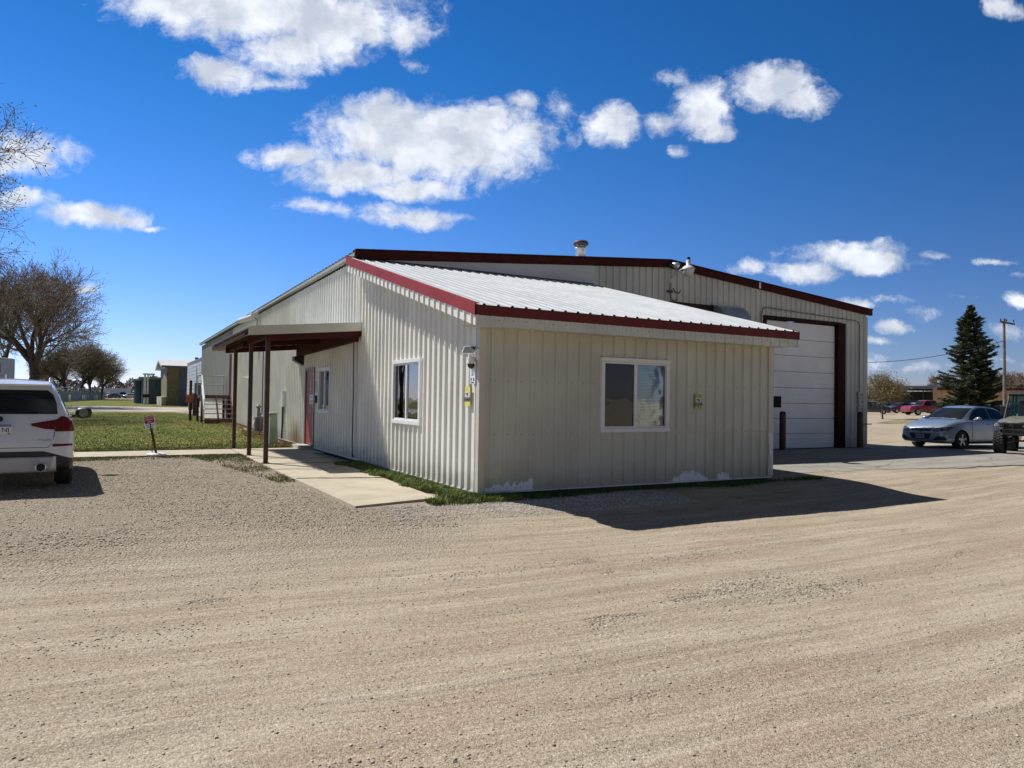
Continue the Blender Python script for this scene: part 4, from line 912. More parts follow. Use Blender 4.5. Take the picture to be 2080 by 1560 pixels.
for s in(1,-1):
    f=MB(); f.tube([(-1.75,s*.59,1.61),(-1.6,s*.585,1.68),(-1.2,s*.58,1.705),(.1,s*.58,1.70),(.35,s*.585,1.63)],.016,8); f.build('roof_rail',mat('satin_rail',(.35,.36,.38),.3,.8),suv,smooth=True)
    f=MB(); f.lathe((.62,s*1.09,1.10),(0,s,0),[(-.14,.0),(-.14,.07),(-.07,.10),(.05,.105),(.11,.08),(.13,.0)],18); f.beam((.68,s*.90,1.04),(.64,s*1.0,1.06),.05,.05); mr=f.build('mirror',BLACKP,suv,smooth=True)
    f=MB(); f.cyl((.525,s*1.08,1.10),(.512,s*1.08,1.10),.078,.078,18); f.build('mirror_glass',mat('mirror_glass',(.10,.13,.13),.08,.6),mr)
    for p in([(-1.50,1.10),(-1.15,1.08),(-1.15,1.45),(-1.36,1.46)],[(-1.12,1.08),(-.25,1.075),(-.25,1.52),(-1.12,1.47)],[(-.18,1.075),(.78,1.07),(.42,1.44),(-.02,1.52),(-.18,1.52)]): patch(b,p,'y',CARGLASS,'side_window',suv,.004,side(s))
    patch(b,[(-2.0,.46),(2.1,.46),(2.1,.2),(-2.0,.2)],'y',BLACKP,'side_cladding',suv,.006,side(s))
patch(b,[(-.72,1.14),(.72,1.14),(.62,1.54),(-.62,1.54)],'x',CARGLASS,'windscreen',suv,.004,lambda c,n:n.x>.2 and c.z>1.1 and c.x>.3)
for x in(-1.38,1.48):
    for s in(1,-1): wheel(suv,x,s*.80,.365,.245,s)

# --- blue-silver sedan
PS=paint('blue_silver',(.31,.37,.45),.4)
sed=thing('parked_sedan','silver blue sedan facing left on the asphalt apron','car',(21.95,5.15,-.03),rad(180-5))
v_,f_=car_body(ROWS_SED,7); b=mesh_obj('body',v_,f_,[PS,BLACKP],sed); cut_arches(b,(-1.27,1.25),.32,.868)
patch(b,[(-.70,1.03),(.70,1.03),(.665,1.12),(.55,1.43),(-.55,1.43),(-.665,1.12)],'x',CARGLASS,'windscreen',sed,.004,lambda c,n:n.x>.2 and c.z>1.0 and c.x>.2 and c.x<1.2)
patch(b,[(-.66,1.08),(.66,1.08),(.52,1.42),(-.52,1.42)],'x',CARGLASS,'rear_window',sed,.004,lambda c,n:n.x<-.2 and c.z>1.05 and c.x<-.8)
for s in(1,-1):
    for p in([(-1.62,1.065),(-1.2,1.06),(-1.2,1.30),(-1.42,1.21)],[(-1.17,1.06),(-.42,1.05),(-.42,1.43),(-.8,1.40),(-1.17,1.31)],[(-.37,1.05),(.76,1.03),(.62,1.14),(.26,1.37),(-.02,1.435),(-.37,1.44)]): patch(b,p,'y',CARGLASS,'side_window',sed,.004,side(s))
    patch(b,[(s*.42,.63),(s*.50,.60),(s*.82,.655),(s*.84,.78),(s*.70,.775),(s*.44,.70)],'x',HEADL,'head_light',sed,.008,lambda c,n:c.x>1.6 and n.x>.05)
    fo=patch(b,[(s*.43,.32),(s*.82,.34),(s*.78,.46),(s*.62,.465)],'x',BLACKP,'fog_recess',sed,.006,lambda c,n:c.x>1.6 and n.x>.05)
    f=MB(); f.lathe((2.03,s*.62,.385),(1,0,0),[(0,.07),(.04,.06),(.05,.0)],16); f.build('fog_lamp',CHROME,sed,smooth=True)
    f=MB(); f.lathe((.60,s*.99,1.06),(0,s,0),[(-.1,.0),(-.1,.05),(0,.075),(.08,.06),(.1,0)],16); f.beam((.62,s*.84,1.02),(.62,s*.92,1.04),.05,.04); f.build('mirror',PS,sed,smooth=True)
    for (a,z) in((-.42,.40),(.72,.40)): 
        f=MB(); f.tube([(a,s*.872,.25),(a,s*.873,.55),(a-.02,s*.872,.75),(a,s*.85,.97)],.004,5); f.build('door_gap',DARK,sed)
    for a in(-.25,-1.05):
        f=MB(); f.tube([(a,s*.875,.86),(a+.06,s*.895,.87),(a+.15,s*.895,.87),(a+.19,s*.875,.86)],.013,6); f.build('door_handle',PS,sed)
    patch(b,[(-.9,.22),(.9,.22),(.9,.28),(-.9,.28)],'y',BLACKP,'sill',sed,.005,side(s))
patch(b,[(-.34,.62),(.34,.62),(.40,.70),(-.40,.70)],'x',BLACKP,'upper_grille',sed,.006,lambda c,n:c.x>1.6 and n.x>.05)
patch(b,[(-.30,.34),(.30,.34),(.42,.545),(-.42,.545)],'x',BLACKP,'lower_grille',sed,.006,lambda c,n:c.x>1.6 and n.x>.05)
f=MB(); f.prism([(-.155,.37),(.155,.37),(.155,.52),(-.155,.52)],(2.215,0,0),(0,1,0),(0,0,1),(-1,0,0),.02); pl_=f.build('number_plate',mat('plate_dull',(.30,.33,.38),.5),sed)
f=MB(); 
for k in range(6): f.box(2.2155,2.217,-.12+k*.042,-.095+k*.042,.42,.475)
f.build('plate_characters',INK,pl_)
f=MB(); f.box(2.18,2.215,-.06,.06,.588,.612); f.build('badge',mat('badge_gold',(.35,.26,.08),.3,.6),sed,bevel=.005)
for s in(1,-1): patch(b,[(s*.5,.72),(s*.82,.72),(s*.82,.92),(s*.55,.92)],'x',TAIL,'tail_light',sed,.006,lambda c,n:c.x<-1.9)
f=MB(); f.tube([(1.03,-.5,1.055),(1.05,0,1.06),(1.03,.5,1.05)],.012,5); f.build('wiper',BLACKP,sed)
for x in(-1.27,1.25):
    for s in(1,-1): wheel(sed,x,s*.752,.325,.215,s)

# --- camouflage side-by-side
CAMO=None
m=bpy.data.materials.new('camo_panel'); m.use_nodes=True; n=NT(m.node_tree); bb=n.n['Principled BSDF']
g=n.node('ShaderNodeTexCoord').outputs['Object']
c=n.ramp(n.noise(g,9,5,.7,1.5),[(0,(.04,.04,.035)),(.40,(.10,.10,.08)),(.47,(.2,.2,.17)),(.53,(.10,.11,.08)),(.60,(.30,.30,.27)),(.7,(.06,.06,.05))]); n.l.new(c,bb.inputs['Base Color']); bb.inputs['Roughness'].default_value=.3; CAMO=m
UTVH=math.atan2(-.27,-.96)
utv=thing('utility_buggy','camouflage utility buggy with black roof facing the camera at the right edge','buggy',(20.85,2.36,-.03),UTVH)
f=MB(); f.hexa([(-1.2,-.70,.55),(1.15,-.55,.6),(1.15,.55,.6),(-1.2,.70,.55),(-1.2,-.72,1.10),(1.25,-.62,1.00),(1.25,.62,1.00),(-1.2,.72,1.10)]); f.build('chassis',BLACKP,utv,bevel=.03)
v=[];nx,ny=10,9
for i in range(nx):
    t=i/(nx-1); x=.45+.95*t; w_=.70-.12*t**2; z=1.22-.10*t-.10*t**3
    for j in range(ny):
        q=-1+2*j/(ny-1); v.append((x,q*w_,z-.10*abs(q)**3+.015*math.cos(q*9)))
fs=[(i*ny+j,i*ny+j+1,(i+1)*ny+j+1,(i+1)*ny+j) for i in range(nx-1) for j in range(ny-1)]
f=MB(); f.add(v,fs); f.build('hood',CAMO,utv,smooth=True)
for s in(1,-1):
    f=MB(); f.hexa([(.5,s*.62,.85),(1.3,s*.60,.85),(1.3,s*.80,.88),(.5,s*.80,.85),(.5,s*.62,1.14),(1.3,s*.58,1.0),(1.25,s*.78,.96),(.5,s*.78,1.10)]); f.build('fender',CAMO,utv,bevel=.03)
    f=MB(); f.hexa([(1.36,s*.30,.90),(1.36,s*.30,.98),(1.30,s*.56,.98),(1.30,s*.56,.90),(1.40,s*.30,.90),(1.40,s*.30,.98),(1.34,s*.56,.98),(1.34,s*.56,.90)]); f.build('head_light',HEADL,utv,bevel=.01)
f=MB(); f.box(1.28,1.36,-.56,.56,.72,1.02); f.build('front_panel',BLACKP,utv,bevel=.02)
f=MB(); f.prism([(-.05,0),(.0,.05),(.06,.03),(.02,-.03)],(1.365,0,.90),(0,1,0),(0,0,1),(1,0,0),.008); f.build('emblem',CHROME,utv)
f=MB()
for z,wv_ in((.80,.74),(.66,.66),(.98,.72)): 
    f.tube([(1.20,-wv_,z+.02),(1.46,-wv_*.75,z),(1.48,0,z),(1.46,wv_*.75,z),(1.20,wv_,z+.02)],.024,8)
for y in(-.5,-.25,.25,.5): f.tube([(1.47,y,.64),(1.47,y,1.0)],.02,8)
f.build('brush_guard',mat('powder_black',(.03,.03,.032),.25),utv)
f=MB(); 
for s in(1,-1):
    f.tube([(.48,s*.66,1.12),(.02,s*.60,1.88),(-1.0,s*.60,1.90),(-1.15,s*.68,1.05)],.03,8); f.tube([(-.5,s*.60,1.89),(-.55,s*.68,1.0)],.025,8)
for x,z in((.02,1.88),(-1.0,1.90)): f.tube([(x,-.6,z),(x,.6,z)],.028,8)
f.build('roll_cage',BLACKP,utv)
f=MB(); f.hexa([(.10,-.66,1.90),(-1.1,-.66,1.92),(-1.1,.66,1.92),(.10,.66,1.90),(-.02,-.60,2.02),(-1.05,-.60,2.0),(-1.05,.60,2.0),(-.02,.60,2.02)]); f.build('roof',BLACKP,utv,bevel=.02)
f=MB(); f.hexa([(.46,-.60,1.16),(.46,.60,1.16),(.03,.56,1.86),(.03,-.56,1.86),(.468,-.60,1.162),(.468,.60,1.162),(.038,.56,1.862),(.038,-.56,1.862)]); f.build('windscreen',glass_mat('tinted_screen',(.45,.72,.68)),utv)
f=MB(); 
for y in(-.3,.3): f.box(-.75,-.30,y-.24,y+.24,.95,1.10); f.box(-.85,-.72,y-.22,y+.22,1.05,1.70)
f.build('seat',mat('seat_vinyl',(.04,.04,.045),.6),utv,bevel=.04)
f=MB(); f.lathe((.12,.3,1.32),(-.6,0,.6),[(0,.17),(.015,.185),(.03,.17),(.015,.16),(0,.17)],20); f.tube([(.13,.3,1.33),(.42,.3,1.12)],.02,6); f.build('steering_wheel',BLACKP,utv)
for s in(1,-1):
    f=MB(); f.box(.26,.30,s*.74-.07,s*.74+.07,1.22,1.52); f.beam((.28,s*.64,1.4),(.28,s*.72,1.4),.03,.03); f.build('mirror',BLACKP,utv,bevel=.02)
    for x in(.85,-.85): wheel(utv,x,s*.70,.37,.28,s,BLACKP,6,1)
f=MB(); f.tube([(-.05,-.55,2.0),(-.15,-.5,2.35)],.005,5); f.build('antenna',BLACKP,utv)
f=MB(); f.tube([(1.0,.55,.5),(1.2,-.1,.45),(1.0,-.55,.5)],.03,8); f.tube([(.85,.55,.42),(1.1,.2,.62)],.025,8); f.tube([(.85,-.55,.42),(1.1,-.2,.62)],.025,8); f.build('suspension_arm',BLACKP,utv)

# --- reserved parking sign on a leaning post
p=gd(317,926); t=thing('parking_sign','leaning reserved-parking sign in a white bucket base by the walk','sign',(p[0],p[1],.0),rad(-25))
top=Vector((-.20,.02,.95))
f=MB(); f.lathe((0,0,0),(0,0,1),[(0,.22),(.05,.22),(.065,.19),(.07,0)],20); f.build('base',WHITE,t)
f=MB(); f.beam((0,0,.06),top,.05,.035); f.build('post',mat('dark_wood_post',(.06,.03,.02),.8),t)
d_=(top-Vector((0,0,.06))).normalized(); ex=Vector((1,0,0))-d_*d_.x; ex.normalize(); ez=ex.cross(d_)
o_=top-d_*.15
f=MB(); f.prism([(-.125,-.155),(.125,-.155),(.125,.155),(-.125,.155)],o_+ez*.02,ex,d_,ez,.004); sb=f.build('sign_board',WHITE,t)
f=MB(); f.prism([(-.114,-.03),(.114,-.03),(.114,.143),(-.114,.143)],o_+ez*.0245,ex,d_,ez,.001); f.build('red_field',mat('sign_red',(.33,.012,.03),.45),t)
TW=mat('letter_white',(.75,.72,.72),.5); TB=mat('letter_blue',(.08,.09,.25),.5)
for s_,q,sz,mm in(('RESERVED',.112,.043,TW),('PARKING',.060,.043,TW),('FOR',.006,.043,TW),('Fair Board',-.068,.042,TB),('Member',-.115,.042,TB)): text(s_,sz,mm,o_+ez*.0262+d_*q,ex,d_,t,bold=.02)

# ------------------------------------------------------------------ trees
def tree_skeleton(rng,h,levels,kids,spread,trunk_r,up=.25,first=.22,ratio=.72,lean=(0,0),ang0=None,minr=.006,wob=.13):
    segs=[] # (p0,p1,r0,r1,level)
    def grow(p,d,L,r,lv):
        n=5 if lv<2 else (3 if lv<levels-1 else 2); q=p.copy(); dd=d.copy(); r0=r; pts=[(q.copy(),r0,dd.copy())]
        for k in range(n):
            dd=dd+rng.normal(0,wob,3)+np.array([0,0,up*.22 if lv>0 else .05]); dd/=np.linalg.norm(dd)
            q2=q+dd*L/n; r1=max(minr,r*(1-.55*(k+1)/n) if lv>0 else r*(1-.35*(k+1)/n)); segs.append((q.copy(),q2.copy(),r0,r1,lv)); q=q2; r0=r1; pts.append((q.copy(),r0,dd.copy()))
        if lv>=levels: return
        nk=kids[lv]; 
        for k in range(nk):
            t=(first+(1-first)*(k+.5)/nk if lv>0 else .68+.32*(k+.5)/nk); i=min(n-1,int(t*n)); fr=t*n-i
            pp=pts[i][0]*(1-fr)+pts[i+1][0]*fr; rr=pts[i][1]*(1-fr)+pts[i+1][1]*fr; bd=pts[i+1][2]
            a=k*2.399+rng.rand()*1.2; tt=np.array([0,0,1.]) if abs(bd[2])<.9 else np.array([1.,0,0]); e1=np.cross(bd,tt); e1/=np.linalg.norm(e1); e2=np.cross(bd,e1)
            th=rad(spread[min(lv,len(spread)-1)]*rng.uniform(.65,1.25)); nd=bd*math.cos(th)+(e1*math.cos(a)+e2*math.sin(a))*math.sin(th); nd/=np.linalg.norm(nd)
            Lk=L*ratio*rng.uniform(.75,1.15)*(1.05-.35*t if lv>0 else 1.5); grow(pp,nd,Lk,max(minr,rr*(.62 if lv>0 else .6)),lv+1)
    d=np.array([lean[0],lean[1],1.]); d/=np.linalg.norm(d)
    grow(np.zeros(3),d,h*.27,trunk_r,0); return segs
def segs_mesh(segs,ns):
    V=[];Fq=[]; 
    A=np.array([s[0] for s in segs]);Bb=np.array([s[1] for s in segs]);R0=np.array([s[2] for s in segs]);R1=np.array([s[3] for s in segs])
    D=Bb-A; D/=np.maximum(1e-9,np.linalg.norm(D,axis=1))[:,None]; T=np.where(np.abs(D[:,2:3])<.9,[[0,0,1.]],[[1.,0,0]]); E1=np.cross(D,T); E1/=np.linalg.norm(E1,axis=1)[:,None]; E2=np.cross(D,E1)
    k=len(segs); v=np.zeros((k,2,ns,3))
    for i in range(ns):
        a=2*math.pi*i/ns; o=E1*math.cos(a)+E2*math.sin(a); v[:,0,i]=A+o*R0[:,None]; v[:,1,i]=Bb+o*R1[:,None]
    v=v.reshape(-1,3); base=np.arange(k)[:,None]*2*ns; fs=[]
    for i in range(ns):
        j=(i+1)%ns; fs.append(np.concatenate([base+i,base+j,base+ns+j,base+ns+i],1))
    return v,np.concatenate(fs)
LEAFB=mat('budding_leaf',(.24,.27,.07),.7,0,.3,2); LEAFO=mat('olive_bud',(.15,.13,.045),.7,0,.3,2)
def leaves(rng,segs,n,size,lvmin,spreadr=.25):
    tips=[s for s in segs if s[4]>=lvmin]; idx=rng.randint(0,len(tips),n); P=np.array([tips[i][1] for i in idx])+rng.normal(0,spreadr,(n,3))
    a=rng.normal(0,1,(n,3)); a/=np.linalg.norm(a,axis=1)[:,None]; b_=rng.normal(0,1,(n,3)); b_-=a*(a*b_).sum(1)[:,None]; b_/=np.linalg.norm(b_,axis=1)[:,None]
    s=size*rng.uniform(.6,1.4,(n,1)); v=np.stack([P-a*s,P+b_*s*.6,P+a*s,P-b_*s*.6],1).reshape(-1,3); return v,np.arange(n*4).reshape(-1,4)
def bare_tree(name,label,loc,seed,h,trunk_r,levels=5,kids=(5,5,4,4,4),spread=(38,42,42,45),ratio=.72,minr=.012,leaf=0,leafsize=.12,lm=None,group=None,rot=0,up=.25,lean=(0,0),lvm=4):
    rng=np.random.RandomState(seed); segs=tree_skeleton(rng,h,levels,kids,spread,trunk_r,up,ratio=ratio,minr=minr,lean=lean)
    top=max(s[1][2] for s in segs); k=h/top
    segs=[(a*k,b*k,r0,r1,l) for a,b,r0,r1,l in segs]
    t=thing(name,label,'tree',tuple(loc),rot,group)
    v,f=segs_mesh([s for s in segs if s[4]<=1],8); 
    # root flare
    o=fast_mesh('trunk',v,f,BARK,parent=t); o.data.polygons.foreach_set('use_smooth',[True]*len(o.data.polygons))
    v,f=segs_mesh([s for s in segs if s[4]>1],3); cr=fast_mesh('crown',v,f,TWIG,parent=t)
    if leaf:
        v,f=leaves(rng,segs,leaf,leafsize,lvm); fast_mesh('budding_leaves',v,f,lm or LEAFB,parent=cr)
    return t
TG='bare trees in a row on the left'
def tz(px,py_base,dist): p=at(px,py_base,dist); return p
p=at(-315,812,52); bare_tree('deciduous_tree','nearest big tree whose budding branches reach in at the left edge',(p[0],p[1],0),3,21.5,.45,5,(6,6,5,5,4),(40,42,40,42),.74,.013,16000,.06,LEAFB,TG,0)
p=at(62,812,84); bare_tree('deciduous_tree','tall bare tree with a thick dark trunk above the white SUV',(p[0],p[1],0),12,16.8,.55,5,(8,7,6,5,5),(33,30,32,38),.77,.014,3500,.07,LEAFO,TG,3.4)
p=at(8,812,98); bare_tree('deciduous_tree','bare tree at the left edge behind the trailer',(p[0],p[1],0),29,16,.40,5,(6,6,5,5,5),(34,34,36,40),.77,.015,2500,.08,LEAFO,TG,2.)
for i,(px,dist,h,sd,lab) in enumerate([(136,165,12.2,41,'leftmost bushy bare tree of the far clump behind the fence'),(160,172,14.2,42,'tallest bushy bare tree of the far clump behind the fence'),(183,180,13.3,43,'third bushy bare tree of the far clump behind the fence'),(204,190,11.8,44,'rightmost bushy bare tree of the far clump beside the open field')]):
    p=at(px,807,dist); bare_tree('deciduous_tree',lab,(p[0],p[1],0),sd,h,.36,4,(8,8,7,6),(32,32,34,38),.80,.018,1800,.10,LEAFO,'bushy trees in the far clump',i*.9,up=.3,lvm=3)
p=at(105,806,260); bare_tree('deciduous_tree','small brownish tree between the big trunk and the far clump',(p[0],p[1],0),51,13,.3,4,(8,7,7,5),(36,42,44,48),.8,.035,900,.14,LEAFO)
# small budding tree right
p=at(1793,845,76); t=bare_tree('ornamental_tree','small round yellow-green budding tree right of the building',(p[0],p[1],float(H(p[0],p[1]))-.1),61,4.6,.09,4,(7,7,6,6),(34,38,42,45),.78,.008,5200,.055,mat('young_leaf',(.22,.19,.055),.7,0,.3,2),None,0,lvm=3)
# spruce
def spruce(loc,h,r):
    rng=np.random.RandomState(5); t=thing('spruce_tree','tall dark green spruce beside the utility pole','tree',loc)
    f=MB(); f.cyl((0,0,0),(0,0,h*.98),.22,.02,10); f.build('trunk',BARK,t)
    NV=[];NF=[];c=0; segs=[]
    z=.7
    while z<h*.985:
        fr=z/h; R=r*min(1.,(1-fr)**.82*1.12)*(.86+.14*math.sin(z*2.1)); nb=int(7+5*(1-fr))
        for k in range(nb):
            a=rng.rand()*6.28; L=R*rng.uniform(.68,1.12); d=np.array([math.cos(a),math.sin(a),0]); droop=-.22*(1-fr)+.12*fr*2
            p0=np.array([0,0,z+rng.uniform(-.1,.1)]); pts=[]; n=6
            for i in range(n+1):
                q=i/n; pts.append(p0+d*L*q+np.array([0,0,L*(droop*q+.26*q*q)]))
            for i in range(n): segs.append((pts[i],pts[i+1],.03*(1-i/n)+.006,.03*(1-(i+1)/n)+.006,2))
            m_=int(16+L*34)
            q=rng.uniform(.12,1.03,m_)**.75; P=p0+d*L*q[:,None]; P[:,2]+=L*(droop*q+.26*q*q)
            sd=np.array([-d[1],d[0],0]); wid=.42*L*.55*(1.05-q)**.7+.05
            off=rng.uniform(-1,1,m_)*wid; P+=sd*off[:,None]; P[:,2]-=np.abs(off)*.22+rng.uniform(0,.12,m_)
            dirn=d*rng.uniform(.5,1.,(m_,1))+sd*(np.sign(off)*rng.uniform(.2,.9,m_))[:,None]; dirn[:,2]+=rng.uniform(-.35,.25,m_); dirn/=np.linalg.norm(dirn,axis=1)[:,None]
            s=rng.uniform(.13,.27,(m_,1)); wv_=rng.normal(0,1,(m_,3)); wv_-=dirn*(dirn*wv_).sum(1)[:,None]; wv_/=np.linalg.norm(wv_,axis=1)[:,None]
            NV.append(np.stack([P-dirn*s*.5-wv_*s*.16,P-dirn*s*.5+wv_*s*.16,P+dirn*s+wv_*s*.10,P+dirn*s-wv_*s*.10],1).reshape(-1,3))
        z+=.15+.16*(1-fr)
    V_=np.concatenate(NV); NFa=np.arange(len(V_)).reshape(-1,4)
    cr=fast_mesh('crown',V_,NFa,mat('spruce_needles',(.048,.066,.024),.75,0,.45,1.3),parent=t)
    v,f=segs_mesh(segs,3); fast_mesh('branches',v,f,BARK,parent=t)
p=at(1972,852,84); spruce((p[0],p[1],float(H(p[0],p[1]))-.1),11.55,3.7)
# utility pole + wire
p=at(2041,852,70); zg=float(H(p[0],p[1])); t=thing('utility_pole','grey wooden utility pole with a short crossarm','pole',(p[0],p[1],zg-.1))
ht=float(at(2038,645,70)[2]-zg)
f=MB(); f.cyl((0,0,0),(-.12,0,ht),.14,.09,12); f.build('post',mat('weathered_pole',(.17,.15,.13),.85,0,.25,3),t)
ax_=Rv
f=MB(); f.beam(tuple(-ax_*.35+np.array([-.12,0,ht-.25])),tuple(ax_*.85+np.array([-.12,0,ht-.45])),.12,.12); f.build('crossarm',mat('arm_wood',(.10,.08,.06),.8),t)
f=MB()
for q in(-.28,.2,.78): 
    b0=ax_*q+np.array([-.12,0,ht-.22-.08*q]); f.cyl(tuple(b0),tuple(b0+np.array([0,0,.2])),.05,.04,8)
f.build('insulator',DARK,t)
f=MB(); a0=ax_*-.15+np.array([-.1,0,ht-2.0]); pts=[tuple(a0+ax_*(-.5*k/6)*1.5+np.array([0,0,-.25*math.sin(k)])) for k in range(7)]; f.tube(pts,.02,5); f.build('drop_cable',BLACKP,t)
wa=np.array([p[0],p[1],0])+np.array([-.1,0,zg+ht-1.9]); wb=at(1700,738,60); pts=[]
for k in range(21):
    q=k/20; P_=wa*(1-q)+wb*q; P_[2]-=.5*math.sin(q*math.pi); pts.append(tuple(P_))
f=MB(); f.tube(pts,.022,5); tag(f.build('overhead_wire',BLACKP),'single dark overhead wire sloping from the utility pole towards the building','wire')

# ------------------------------------------------------------------ far right: low school-like building and cars
def plank(px0,px1,dist,z0,z1,th,mb,mi=0,dist1=None):
    a=at(px0,800,dist); b_=at(px1,800,dist1 or dist); d=np.array([b_[0]-a[0],b_[1]-a[1],0]); d/=np.linalg.norm(d); n=np.array([-d[1],d[0],0])*th
    P=[(a[0],a[1],z0),(b_[0],b_[1],z0),(b_[0]+n[0],b_[1]+n[1],z0),(a[0]+n[0],a[1]+n[1],z0)]
    mb.hexa(P+[(x,y,z1) for x,y,_ in P],mi)
def zat(px,py,dist): return float(at(px,py,dist)[2])
DB=150.; g0=.3
lb=thing('low_building','long low flat-roofed brick building across the far lot','building')
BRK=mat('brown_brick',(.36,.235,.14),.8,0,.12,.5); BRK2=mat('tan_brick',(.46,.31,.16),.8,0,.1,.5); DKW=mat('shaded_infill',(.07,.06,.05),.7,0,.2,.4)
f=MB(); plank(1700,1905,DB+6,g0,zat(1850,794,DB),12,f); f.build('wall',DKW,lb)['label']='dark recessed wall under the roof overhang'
f=MB(); plank(1905,2200,DB-1,g0,zat(1990,793,DB),18,f); f.build('wall',BRK2,lb)['label']='tan brick wall on the right half'
f=MB(); plank(1895,1912,DB-1.2,g0,zat(1900,786,DB),.4,f); f.build('wall',BRK,lb)
f=MB(); plank(1690,1903,DB-1,zat(1850,790,DB),zat(1850,784,DB),20,f); f.build('roof',mat('grey_fascia',(.15,.15,.15),.6),lb)
f=MB(); plank(1904,2200,DB-1.6,zat(1990,793,DB),zat(1990,789,DB),20,f); f.build('roof_edge',REDD,lb)
for q in(1833,1874,1790): f=MB(); plank(q,q+2.5,DB-.5,g0,zat(1850,790,DB),.3,f); f.build('pillar',BLACKP,lb)
for a_,b__ in((1755,1789),(1793,1832),(1836,1873),(1877,1894)):
    f=MB(); plank(a_,b__,DB+5.6,g0+.6,zat(1850,812,DB),.2,f); f.build('panel',mat('infill_panel',(.16,.15,.12),.7),lb)
f=MB(); c=at(1885,781,DB+8); f.box(c[0]-2,c[0]+2,c[1]-1,c[1]+1,zat(1885,785,DB),zat(1885,779,DB)); f.lathe((c[0]+4,c[1],zat(1885,785,DB)),(0,0,1),[(0,.5),(1.4,.5),(1.4,0)],10); f.build('roof_unit',GALV,lb)
c=at(1790,826,DB-8)
def far_car(rows,pm,px,py,dist,heading,label,name,group,wr=.34,lift=0):
    p=at(px,py,dist); z=float(H(p[0],p[1])); t=thing(name,label,'car' if name!='parked_pickup' else 'pickup truck',(p[0],p[1],z),heading,group)
    v_,f_=car_body(rows,3); b=mesh_obj('body',v_,f_,[pm],t)
    L=rows[0][0]; xs=(L*.60,-L*.60) if name!='parked_pickup' else (-1.75,1.75)
    sed_=rows is ROWS_SED
    if rows is ROWS_PICK:
        polys=[[(-.85,1.24),(-.1,1.24),(-.1,1.72),(-.85,1.70)],[(0,1.24),(.95,1.22),(.5,1.66),(0,1.72)]]
        patch(b,[(-.72,1.28),(.72,1.28),(.6,1.74),(-.6,1.74)],'x',CARGLASS,'windscreen',t,.01,lambda c,n:n.x>.2 and c.z>1.2 and c.x>.3)
    elif sed_:
        polys=[[(-1.4,1.06),(-.42,1.05),(-.42,1.42),(-.9,1.38)],[(-.36,1.05),(.75,1.03),(.2,1.38),(-.36,1.43)]]
        patch(b,[(-.68,1.04),(.68,1.04),(.55,1.42),(-.55,1.42)],'x',CARGLASS,'windscreen',t,.01,lambda c,n:n.x>.2 and c.z>1. and c.x>.2 and c.x<1.2)
        patch(b,[(-.66,1.08),(.66,1.08),(.52,1.42),(-.52,1.42)],'x',CARGLASS,'rear_window',t,.01,lambda c,n:n.x<-.2 and c.z>1.05)
    else:
        polys=[[(-1.5,1.1),(-.25,1.08),(-.25,1.52),(-1.3,1.48)],[(-.18,1.08),(.78,1.07),(.42,1.44),(-.18,1.52)]]
        patch(b,[(-.72,1.12),(.72,1.12),(.62,1.52),(-.62,1.52)],'x',CARGLASS,'windscreen',t,.01,lambda c,n:n.x>.2 and c.z>1.1)
        patch(b,[(-.7,1.15),(.7,1.15),(.6,1.5),(-.6,1.5)],'x',CARGLASS,'rear_window',t,.01,lambda c,n:n.x<-.2 and c.z>1.1)
    for s in(1,-1):
        for q in polys: patch(b,q,'y',CARGLASS,'side_window',t,.01,side(s))
        for x in xs:
            f=MB(); y=s*(abs(rows[8][3])-.10); f.cyl((x,y-.11,wr),(x,y+.125,wr),wr,wr,18); wh=f.build('wheel',RUBBER,t)
            f=MB(); f.cyl((x,y+s*.12,wr),(x,y+s*.135,wr),wr*.62,wr*.6,14); f.build('rim',ALLOY,wh)
    return t
GR='cars parked in the far lot on the right'
RD=paint('red',(.24,.010,.012),.0); MR=paint('maroon',(.10,.012,.02),.4); BK=paint('black',(.015,.016,.018),.2); BL_=paint('navy',(.02,.03,.08),.3)
AV=math.atan2(-Rv[1],-Rv[0])  # facing image-left
far_car(ROWS_PICK,RD,1880,837,103,AV+.15,'red pickup truck with chrome wheels beside the spruce','parked_pickup',GR,.42)
far_car(ROWS_SED,MR,1828,835,118,AV+.25,'maroon sedan left of the red pickup','parked_car',GR)
far_car(ROWS_SUV,BK,1770,838,106,AV+2.6,'black vehicle just showing past the building corner','parked_car',GR)
far_car(ROWS_SED,BL_,1797,835,125,AV+.6,'dark blue sedan behind the small budding tree','parked_car',GR)
far_car(ROWS_SED,PAINTW,1858,833,132,AV+.4,'white car half hidden behind the red pickup roof','parked_car',GR)
far_car(ROWS_SED,PAINTW,1992,836,104,AV-.3,'white sedan right of the spruce behind the silver roof','parked_car',GR)
far_car(ROWS_SUV,RD,2003,834,118,AV+.2,'bright red SUV behind the white sedan','parked_car',GR)
far_car(ROWS_SED,PAINTW,2026,836,126,AV+.3,'white hatchback left of the utility pole','parked_car',GR)
far_car(ROWS_SUV,BK,2014,838,100,AV+2.4,'black SUV between the red SUV and the pole','parked_car',GR)
far_car(ROWS_SED,BL_,2062,836,122,AV,'dark car seen through the buggy windscreen','parked_car',GR)
